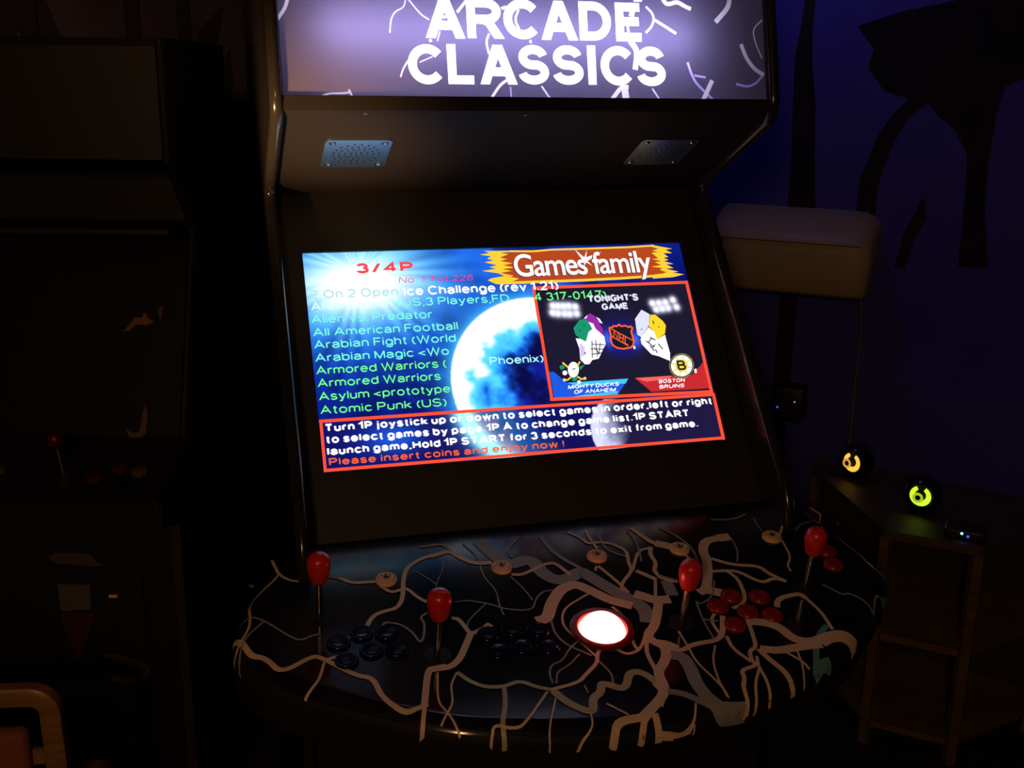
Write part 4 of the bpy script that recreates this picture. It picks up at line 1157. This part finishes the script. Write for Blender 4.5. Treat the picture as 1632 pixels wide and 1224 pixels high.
buf[:NX * NY, :3] = LIN.reshape(-1, 3)
at.data.foreach_set('color', buf.ravel())

# ---------------------------------------------------------------- control deck with lightning print
ROLL = .028
O = [(x * .001, s * .001) for x, s in DECK_OUTLINE]
O = resample(chaikin(O, 2), .012)
nrm = []
for i in range(len(O)):
    a, c = O[max(i - 1, 0)], O[min(i + 1, len(O) - 1)]
    t = Vector((c[0] - a[0], c[1] - a[1])).normalized()
    nrm.append(Vector((t.y, -t.x)))
b = MB(F_DECK)
rows = []
for t in range(25):
    ph = t / 24 * PI / 2
    d, drop = ROLL * (1 - math.sin(ph)), ROLL * (1 - math.cos(ph))
    rows.append([(p[0] + n.x * d, p[1] + n.y * d, -drop) for p, n in zip(O, nrm)])
rows.append([(p[0], p[1], -.075) for p in O])
rows.append([(p[0] + n.x * .03, p[1] + n.y * .03, -.085) for p, n in zip(O, nrm)])
b.grid(rows[:15])
b.grid(rows[14:], False, 5)
b.poly([(p[0], p[1]) for p in rows[0]] + [(.40, .03), (HW, .0), (-HW, .0), (-.40, .03)], 0.0)
b.poly([(p[0], p[1]) for p in rows[-1]], -.085)
OA = np.array(O)
def drop_at(p):
    a, c = OA[:-1], OA[1:]
    q = np.array(p)
    ab = c - a
    t = np.clip(((q - a) * ab).sum(1) / (ab ** 2).sum(1), 0, 1)
    d = np.hypot(*(a + ab * t[:, None] - q).T).min()
    if p[1] < .06 or d >= ROLL:
        return 0.0
    return ROLL - math.sqrt(max(0, ROLL ** 2 - (ROLL - d) ** 2))
def inside(p):
    n, c = len(O), False
    for i in range(n):
        (x0, y0), (x1, y1) = O[i - 1], O[i]
        if (y0 > p[1]) != (y1 > p[1]) and p[0] < (x1 - x0) * (p[1] - y0) / (y1 - y0) + x0:
            c = not c
    return c
def onto(p, lift):
    """a printed point laid on the deck: flat top, rolled rim, then down the rim's face"""
    if p[1] > .06 and not inside(p):
        a, c = OA[:-1], OA[1:]
        q = np.array(p)
        ab = c - a
        t = np.clip(((q - a) * ab).sum(1) / (ab ** 2).sum(1), 0, 1)
        near = a + ab * t[:, None]
        dd = np.hypot(*(near - q).T)
        i = int(dd.argmin())
        v = (q - near[i]) / max(dd[i], 1e-6) * lift
        return (near[i][0] + v[0], near[i][1] + v[1], -ROLL - min(float(dd[i]), .02))
    dr = drop_at(p)
    if dr <= 0:
        return (p[0], p[1], lift)
    k = min(1.0, dr / ROLL)
    a, c = OA[:-1], OA[1:]
    q = np.array(p)
    ab = c - a
    t = np.clip(((q - a) * ab).sum(1) / (ab ** 2).sum(1), 0, 1)
    near = a + ab * t[:, None]
    dd = np.hypot(*(near - q).T)
    i = int(dd.argmin())
    v = (near[i] - q) / max(dd[i], 1e-6)
    return (p[0] + v[0] * lift * k, p[1] + v[1] * lift * k, -dr + lift)
M_deck = [mat('deck_black_laminate', (0.007, 0.007, 0.014, 1), 0.14, spec=0.45), mat('print_cream', (0.70, 0.52, 0.42, 1), 0.4), mat('print_grey', (0.27, 0.28, 0.33, 1), 0.4),
          mat('print_olive', (0.42, 0.42, 0.30, 1), 0.4), mat('print_teal', (0.10, 0.28, 0.34, 1), 0.4), M_rubber]
DI = {'c': 1, 'g': 2, 'o': 3, 't': 4}
lv = .0010
for c, wd, s in LIGHTNING:
    lv += .000006
    P = resample(chaikin(pts_of(s), 2), .005)
    L, R = ribbon(P, wd * .001)
    ns = max(1, int(wd / 3.5))
    if min(min(drop_at(q) for q in L), min(drop_at(q) for q in R)) == 0 and max(max(drop_at(q) for q in L), max(drop_at(q) for q in R)) == 0:
        ns = 1
    rows = []
    for l_, r_ in zip(L, R):
        cross = [(l_[0] + (r_[0] - l_[0]) * k / ns, l_[1] + (r_[1] - l_[1]) * k / ns) for k in range(ns + 1)]
        rows.append([onto(q, lv) for q in cross])
    b.grid(rows, False, DI[c])
deck = b.build('control_deck', M_deck, cab)
for p in deck.data.polygons:
    p.use_smooth = p.material_index == 0 and abs(p.area) < .002

def on_deck(name, x, s, rx=0.0):
    """placement of a control standing on the sloped deck (its own z axis is the deck's normal)"""
    return Vector(F_DECK((x, s, 0))), (math.asin(.1908), 0, 0)

# joysticks
def joystick(x, s):
    loc, rot = on_deck('joystick', x, s)
    b = MB()
    b.lathe([(0.0, .0016), (.012, .0018), (.019, .0010), (.0195, 0)], n=24)
    j = b.build('joystick', M_rubber, cab, smooth=True)
    j.location, j.rotation_euler = loc, rot
    b = MB()
    b.lathe([(.0045, 0.0), (.0045, .063)], n=14)
    b.build('shaft', M_steel, j, smooth=True)
    b = MB()
    b.lathe([(r_, .062 + (z_ - .056) * .80) for r_, z_ in [(.0, .056), (.0070, .0562), (.0098, .058), (.0120, .063), (.0142, .072), (.0160, .083), (.0168, .092), (.0166, .099), (.0152, .106), (.0122, .1115), (.0072, .1148), (0, .116)]], n=28)
    b.build('bat_handle', M_red, j, smooth=True, angle=80)
    return j
j0 = joystick(-.391, .179)
for x, s in ((-.244, .289), (.121, .287), (.347, .242)):
    dup(j0, cab, *on_deck('joystick', x, s))

# push buttons: a rim and a plunger
def button(m, icon=False):
    b = MB()
    b.lathe([(.0165, 0), (.0165, .003), (.0150, .0048), (.0128, .0048), (.0124, .003)], n=28)
    q = b.build('button', m, cab, smooth=True)
    b = MB()
    b.lathe([(.0121, .001), (.0121, .0055), (.0112, .0064), (.006, .0058), (0, .0055)], n=28)
    if icon:
        b.poly([(.0022 * math.cos(t * PI / 5), .0058 + .0022 * math.sin(t * PI / 5)) for t in range(10)], .0068, 1)
        b.poly([(-.0045, -.003), (.0045, -.003), (.0040, .0015), (.0018, .0032), (-.0018, .0032), (-.0040, .0015)], .0068, 1)
        for k in (-1, 1):
            b.poly([(k * .0062 + .0016 * math.cos(t * PI / 4), .004 + .0016 * math.sin(t * PI / 4)) for t in range(8)], .0068, 1)
    b.build('plunger', [m, M_ink], q, smooth=True)
    return q
def place_buttons(m, spots, icon=False):
    first = None
    for x, s in spots:
        if first is None:
            first = button(m, icon)
            first.location, first.rotation_euler = on_deck('button', x, s)
        else:
            dup(first, cab, *on_deck('button', x, s))
place_buttons(M_cream, [(-.284, .109), (-.105, .110), (.052, .108), (.192, .112), (.360, .107)], True)
place_buttons(M_darkred, [(.220, .243), (.190, .262), (.196, .307), (.229, .283), (.263, .253), (.262, .297), (.423, .197), (.432, .160)])
place_buttons(M_blue, [(-.372, .240), (-.338, .226), (-.304, .232), (-.366, .278), (-.330, .264), (-.296, .270), (-.165, .262), (-.128, .258), (-.092, .266), (-.160, .300), (-.124, .297), (-.088, .304)])

# trackball
loc, rot = on_deck('trackball', 0, .279)
b = MB()
b.lathe([(.0345, -.004), (.0345, .002), (.0365, .0045), (.0445, .0045), (.047, .003), (.0475, 0)], n=48)
tb = b.build('trackball', mat('trackball_collar', (0.16, 0.006, 0.010, 1), 0.3), cab, smooth=True)  # red in the collar's colour paints the ball's glow on it
tb.location, tb.rotation_euler = loc, rot
b = MB()
rb = .0368
b.lathe([(rb * math.sin(t * PI / 24), -.013 + rb * math.cos(t * PI / 24)) for t in range(0, 14)], n=40)
b.build('ball', glow('red_lit_ball', (1.0, 0.17, 0.135, 1), 8.0), tb, smooth=True, angle=80)
# bolts on the deck edges
for x, s in ((-.479, .085), (-.402, .029), (.497, .085)):
    b = MB(F_DECK)
    b.lathe([(0, .003), (.003, .0026), (.0055, 0)], (x, s, 0), 14)
    b.build('bolt', M_screw, cab, smooth=True)

# ---------------------------------------------------------------- corner stand at the right with its small things
stand = thing('corner_stand', (0, 0, 0))
tag(stand, 'wooden corner stand with open shelves right of the lit machine', 'stand')
M_wood = wood('tan_wood', (0.09, 0.05, 0.025, 1), (0.15, 0.09, 0.045, 1))
M_woodtop = wood('tan_wood_top', (0.055, 0.03, 0.017, 1), (0.085, 0.05, 0.028, 1))
M_dark = mat('dark_interior_board', (0.02, 0.014, 0.012, 1), 0.7)
S1, S2 = Vector((1.053, .236)), Vector((1.217, .090))
S0 = S1 + Vector((.14, .99)) * .45
S3 = S2 + Vector((.97, .24)) * .32
S4 = S3 + Vector((N_R.x, N_R.y)) * .12
S5 = S0 + Vector((N_R.x, N_R.y)) * .10
ring = [S0, S1, S2, S3, S4, S5]
cen = sum(ring, Vector((0, 0))) / 6
def inset(k):
    return [tuple(p + (cen - p).normalized() * k) for p in ring]
b = MB()
b.prism(inset(0), .578, .600)
b.build('top', M_woodtop, stand)
for z in (.30, .05):
    b = MB()
    b.prism(inset(.012), z, z + .018)
    b.build('shelf', M_wood, stand)
b = MB()
for p, q in ((S3, S4), (S4, S5), (S5, S0)):
    b.prism([tuple(p + (cen - p).normalized() * .02), tuple(q + (cen - q).normalized() * .02), tuple(q + (cen - q).normalized() * .03), tuple(p + (cen - p).normalized() * .03)], 0.0, .578)
b.build('back_board', M_dark, stand)
for p in (S0, S1, S2, S3):
    d = (cen - p).normalized()
    e = Vector((-d.y, d.x))
    c0 = p + d * .016
    b = MB()
    b.prism([tuple(c0 + d * a + e * c) for a, c in ((-.012, -.012), (.012, -.012), (.012, .012), (-.012, .012))], 0.0, .578)
    b.build('post', M_wood, stand)

def orb_speaker(name, x, y, face, colour, gain, label):
    t = thing(name, (x, y, .600), face)
    tag(t, label, 'speaker', 'small glowing speakers on the corner stand')
    R, H = .047, .052
    b = MB()
    b.lathe([(0, 0), (.030, 0), (.030, .004), (.024, .009)], n=28)
    rows = []
    for i in range(19):                     # ball cut open at the front (-y), opening plane at y = -.030
        a = math.acos(-1 + 1e-9) * 0 + i / 18 * (PI - .86)
        rows.append([(R * math.sin(a) * math.cos(2 * PI * k / 32), R * math.cos(a), H + R * math.sin(a) * math.sin(2 * PI * k / 32)) for k in range(32)])
    b.grid(rows, True)
    b.build('body', M_side, t, smooth=True)
    yb = -R * math.cos(.86) + .004
    b = MB()
    b.lathe([(0, 0), (.034, 0)], n=32)
    b.v = [(v[0], yb + .008, H + v[1]) for v in b.v]
    b.build('baffle', M_rubber, t)
    ringm = glow(name + '_light', colour, gain)
    b = MB()
    rows = []
    for i in range(33):                     # C-shaped light pipe, open at the top
        a = math.radians(118 + i / 32 * 304)
        wd = .0052 + .0020 * math.sin(math.radians(i / 32 * 180))
        c0 = (.0205 * math.cos(a), yb + .004, H + .0205 * math.sin(a))
        rows.append([(c0[0] + wd * math.cos(a) * math.cos(q), c0[1] + .003 * math.sin(q), c0[2] + wd * math.sin(a) * math.cos(q)) for q in [2 * PI * k / 10 for k in range(10)]])
    b.grid(rows, True, 0, True)
    b.build('ring_light', ringm, t, smooth=True)
    b = MB()
    rows = []
    for i in range(29):
        a = 2 * PI * i / 28
        rows.append([((.0102 + .0034 * math.cos(q)) * math.cos(a), yb - .018 + .0022 * math.sin(q), H + .001 + (.0102 + .0034 * math.cos(q)) * math.sin(a)) for q in [2 * PI * k / 8 for k in range(8)]])
    b.grid(rows, True)
    b.build('centre_ring', glow(name + '_centre', colour, gain * .5), t, smooth=True)
    b = MB()
    b.lathe([(.0, .0), (.0068, .0), (.0095, .024)], n=20)
    b.v = [(v[0], yb - .018 + v[2], H + .001 + v[1]) for v in b.v]
    b.build('cone', M_rubber, t, smooth=True)
    return t
orb_speaker('desk_speaker', 1.188, .577, math.radians(-70), (1.0, 0.50, 0.06, 1), 1.3, 'small round speaker with glowing orange ring at the back of the stand')
orb_speaker('desk_speaker', 1.213, .316, math.radians(-53), (0.56, 0.86, 0.03, 1), 1.3, 'small round speaker with glowing green ring on the stand top')

M_led1, M_led2 = glow('led_cyan', (0.10, 0.55, 1.0, 1), 6.0), glow('led_blue', (0.02, 0.05, 1.0, 1), 3.0)
t = thing('usb_hub', (1.222, .150, .600), -A_R)
tag(t, 'small black hub with two blue lights on the front corner of the stand', 'hub')
b = MB()
b.box(-.050, .040, -.028, .040, 0.0, .026, bev=.005)
b.build('case', M_black, t, smooth=True)
for x, z, m in ((-.010, .018, M_led1), (.004, .013, M_led2)):
    b = MB()
    b.lathe([(0, .003), (.0024, .0022), (.0032, 0)], n=12)
    b.v = [(x + v[0], -.028 - v[2], z + v[1]) for v in b.v]
    b.build('status_light', m, t, smooth=True)
t = thing('power_strip', (1.214, 1.006, .640), -A_R)
tag(t, 'small black power strip with a blue light on the wall under the air conditioner', 'power strip')
b = MB()
b.box(-.05, .05, -.035, 0.05, 0.0, .11, bev=.006)
b.build('case', M_black, t, smooth=True)
for x, z, m in ((-.026, .044, M_led2), (.026, .068, glow('led_white', (0.5, 0.6, 1.0, 1), 1.2))):
    b = MB()
    b.lathe([(0, .002), (.002, .0016), (.0030 if x < 0 else .0016, 0)], n=12)
    b.v = [(x + v[0], -.035 - v[2], z + v[1]) for v in b.v]
    b.build('status_light', m, t, smooth=True)

# ---------------------------------------------------------------- beige air conditioner on the right wall and its cord
ac = thing('air_conditioner', tuple(N_R * K_R + D_R * .215 + Vector((0, 0, 1.06))), -A_R)
tag(ac, 'beige wall air conditioner with rounded corners behind the lit machine', 'air conditioner')
M_beige = mat('beige_plastic', (0.36, 0.29, 0.20, 1), 0.5)
prof_ac = [(0.0, .0), (-.16, .0), (-.172, .012), (-.178, .06), (-.182, .125), (-.180, .150), (-.170, .166), (-.150, .180), (-.11, .205), (-.06, .225), (-.0, .235)]
b = MB()
rows = []
W_ = .235
for x, k, zs in ((-W_, .94, .97), (-W_ + .006, .985, .99), (-W_ + .02, 1, 1), (W_ - .075, 1, 1), (W_ - .045, .99, .985), (W_ - .024, .965, .95), (W_ - .009, .93, .89), (W_, .86, .80)):
    rows.append([(x - (max(0.0, .12 - z) * .10 if x > 0 else 0), y * k, .0 + z * zs) for y, z in prof_ac])
b.grid(rows, False, 0, True)
b.build('casing', M_beige, ac, smooth=True, angle=50)
b = MB()
b.box(-W_ + .004, W_ - .03, -.1835, -.176, .152, .1535)
b.build('panel_seam', M_dark, ac)
b = MB()
b.box(-W_ + .03, W_ - .05, -.150, -.06, -.004, .002)
b.build('air_outlet', M_dark, ac)
ac_inv = (Matrix.Translation(ac.location) @ Matrix.Rotation(-A_R, 4, 'Z')).inverted()
b = MB(lambda p: ac_inv @ Vector(p))
b.tube(chaikin3([(1.281, .775, 1.065), (1.290, .778, 1.02), (1.326, .825, .934), (1.336, .842, .775), (1.325, .825, .64), (1.33, .84, .45), (1.33, .86, .02)]), .0032, 8)
b.build('power_cord', mat('brown_cord', (0.20, 0.12, 0.06, 1), 0.5), ac, smooth=True)

# ---------------------------------------------------------------- second, unlit arcade machine at the left
A_2 = -math.atan2(.26, .966)
dark = thing('arcade_cabinet', (0, 0, 0), A_2)
tag(dark, 'unlit arcade machine standing in the dark at the left', 'arcade machine')
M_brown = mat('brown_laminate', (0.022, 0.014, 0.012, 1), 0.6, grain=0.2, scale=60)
XA, XB = -1.17, -.625
prof2 = [(0.0, 0.0), (0.0, .82), (-.10, .86), (-.10, .90), (.10, .96), (.26, 1.36), (.12, 1.50), (.12, 1.72), (.56, 1.72), (.56, 0.0)]
for x in (XA, XB):
    b = MB(F_SIDE)
    b.prism(prof2, x - .009, x + .009)
    s_ = b.build('side_panel', M_brown, dark)
    b = MB()
    b.tube([(x, y, z) for y, z in prof2[1:8]], .0095, 8)
    b.build('edge_trim', M_rubber, s_, smooth=True)
ix0, ix1 = XA + .009, XB - .009
b = MB(lambda p: Vector((p[0], p[2], p[1])))
b.box(ix0, ix1, .0, .82, .012, .03)
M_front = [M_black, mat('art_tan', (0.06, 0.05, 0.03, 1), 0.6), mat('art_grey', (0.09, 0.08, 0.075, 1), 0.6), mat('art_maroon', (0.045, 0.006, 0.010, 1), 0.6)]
for i, (mi, P) in enumerate(FRONT_ART):
    b.poly(P, .010 - .0002 * i, mi)
b.build('front_panel', M_front, dark)
cd = MB(lambda p: Vector((p[0], p[2], p[1])))
cd.box(-.80, -.70, .53, .72, .002, .012)
door = cd.build('coin_door', M_black, dark)
b = MB(lambda p: Vector((p[0], p[2], p[1])))
b.box(-.766, -.750, .657, .662, -.001, .003)
b.build('coin_lamp', glow('coin_lamp_orange', (1.0, 0.26, 0.03, 1), 0.10), door)
F_CP = frame((0, -.10, .90), (1, 0, 0), (0, .958, .287), (0, -.287, .958))
b = MB(F_CP)
b.box(ix0, ix1, .0, .205, -.02, .0)
b.build('control_panel', M_black, dark)
b = MB()
b.box(ix0, ix1, -.098, -.085, .862, .898)
b.build('panel_front', M_black, dark)
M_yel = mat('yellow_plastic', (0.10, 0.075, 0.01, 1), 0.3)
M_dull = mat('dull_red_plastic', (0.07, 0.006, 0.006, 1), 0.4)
for x, s, m in ((-.68, .09, M_yel), (-.72, .10, M_dull), (-.70, .055, M_blue), (-.76, .07, M_dull), (-.95, .09, M_yel), (-.99, .10, M_dull)):
    b = MB(F_CP)
    b.lathe([(.0155, 0), (.0155, .004), (.012, .006), (0, .0055)], (x, s, 0), 22)
    b.build('button', m, dark, smooth=True)
for x in (-.83, -1.08):
    b = MB(F_CP)
    b.lathe([(.0045, 0), (.0045, .05)], (x, .10, 0), 12)
    jj = b.build('joystick', M_steel, dark, smooth=True)
    b = MB(F_CP)
    b.lathe([(0, .048), (.010, .052), (.0165, .066), (.010, .080), (0, .084)], (x, .10, 0), 20)
    b.build('ball_top', M_dull, jj, smooth=True, angle=80)
F_M2 = frame((0, .10, .96), (1, 0, 0), (0, .371, .928), (0, -.928, .371))
b = MB(F_M2)
b.box(ix0, ix1, .0, .43, -.03, -.018)
for i, (mi, P) in enumerate(GLASS_ART):
    b.poly(P, -.0175 + .0002 * i, mi)
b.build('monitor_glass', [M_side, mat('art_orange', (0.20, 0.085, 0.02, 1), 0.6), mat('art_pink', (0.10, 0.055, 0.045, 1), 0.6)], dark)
b = MB()
b.prism([(ix0, .26), (ix1, .26), (ix1, .12), (ix0, .12)], 1.36, 1.37)
b.build('speaker_board', M_black, dark)
b = MB()
b.box(ix0, ix1, .13, .145, 1.50, 1.72)
b.build('marquee_sign', M_black, dark)
b = MB()
b.box(ix0, ix1, .54, .56, 0.0, 1.72)
b.box(ix0, ix1, .13, .56, 1.705, 1.72)
b.build('back_panel', M_black, dark)

# ---------------------------------------------------------------- chair at the lower left
ch = thing('wooden_chair', (-.80, -.43, 0.0), math.radians(-12))
tag(ch, 'wooden chair back with rounded rail at the lower left', 'chair')
M_chair = wood('orange_wood', (0.17, 0.08, 0.024, 1), (0.26, 0.13, 0.04, 1), 9.0, 0.4)
M_pad = mat('rust_upholstery', (0.20, 0.055, 0.03, 1), 0.9, grain=0.3, scale=200)
ch.location = (-.967, -.375, 0)
ch.rotation_euler = (0, 0, math.radians(-9.5))
b = MB()
rows = []
path = [(-.204, .40), (-.204, .72), (-.203, .765)] + [(-.203 + .028 - .028 * math.cos(t * PI / 12), .778 + .028 * math.sin(t * PI / 12)) for t in range(7)]
path += [(-x, z) for x, z in reversed(path)]
for i, (x, z) in enumerate(path):
    a, c = path[max(i - 1, 0)], path[min(i + 1, len(path) - 1)]
    tx, tz = c[0] - a[0], c[1] - a[1]
    l = math.hypot(tx, tz)
    nx, nz = -tz / l * .0145, tx / l * .0145
    rows.append([(x + nx * p, -.012 * q - .10 * max(0, z - .45) * 0, z + nz * p) for p, q in ((1, .75), (.75, 1), (-.75, 1), (-1, .75), (-1, -.75), (-.75, -1), (.75, -1), (1, -.75))])
b.grid(rows, True, 0, True)
b.build('back_frame', M_chair, ch, smooth=True)
b = MB()
b.box(-.168, .168, -.016, .016, .50, .752, bev=.012)
b.build('back_pad', M_pad, ch, smooth=True)
for z in (.56, .70):
    b = MB()
    b.box(-.19, .19, .006, .014, z - .012, z + .012)
    b.build('slat', M_chair, ch)
b = MB()
b.box(-.21, .21, -.02, .36, .40, .425, bev=.008)
b.build('seat_frame', M_chair, ch, smooth=True)
b = MB()
b.box(-.195, .195, -.015, .35, .42, .47, bev=.02)
b.build('seat', M_pad, ch, smooth=True)
for x, y in ((-.19, .0), (.19, .0), (-.19, .34), (.19, .34)):
    b = MB()
    b.grid([[(x - r_, y - r_, z), (x + r_, y - r_, z), (x + r_, y + r_, z), (x - r_, y + r_, z)] for r_, z in ((.013, 0), (.017, .405))], True, 0, True)
    b.build('leg', M_chair, ch)
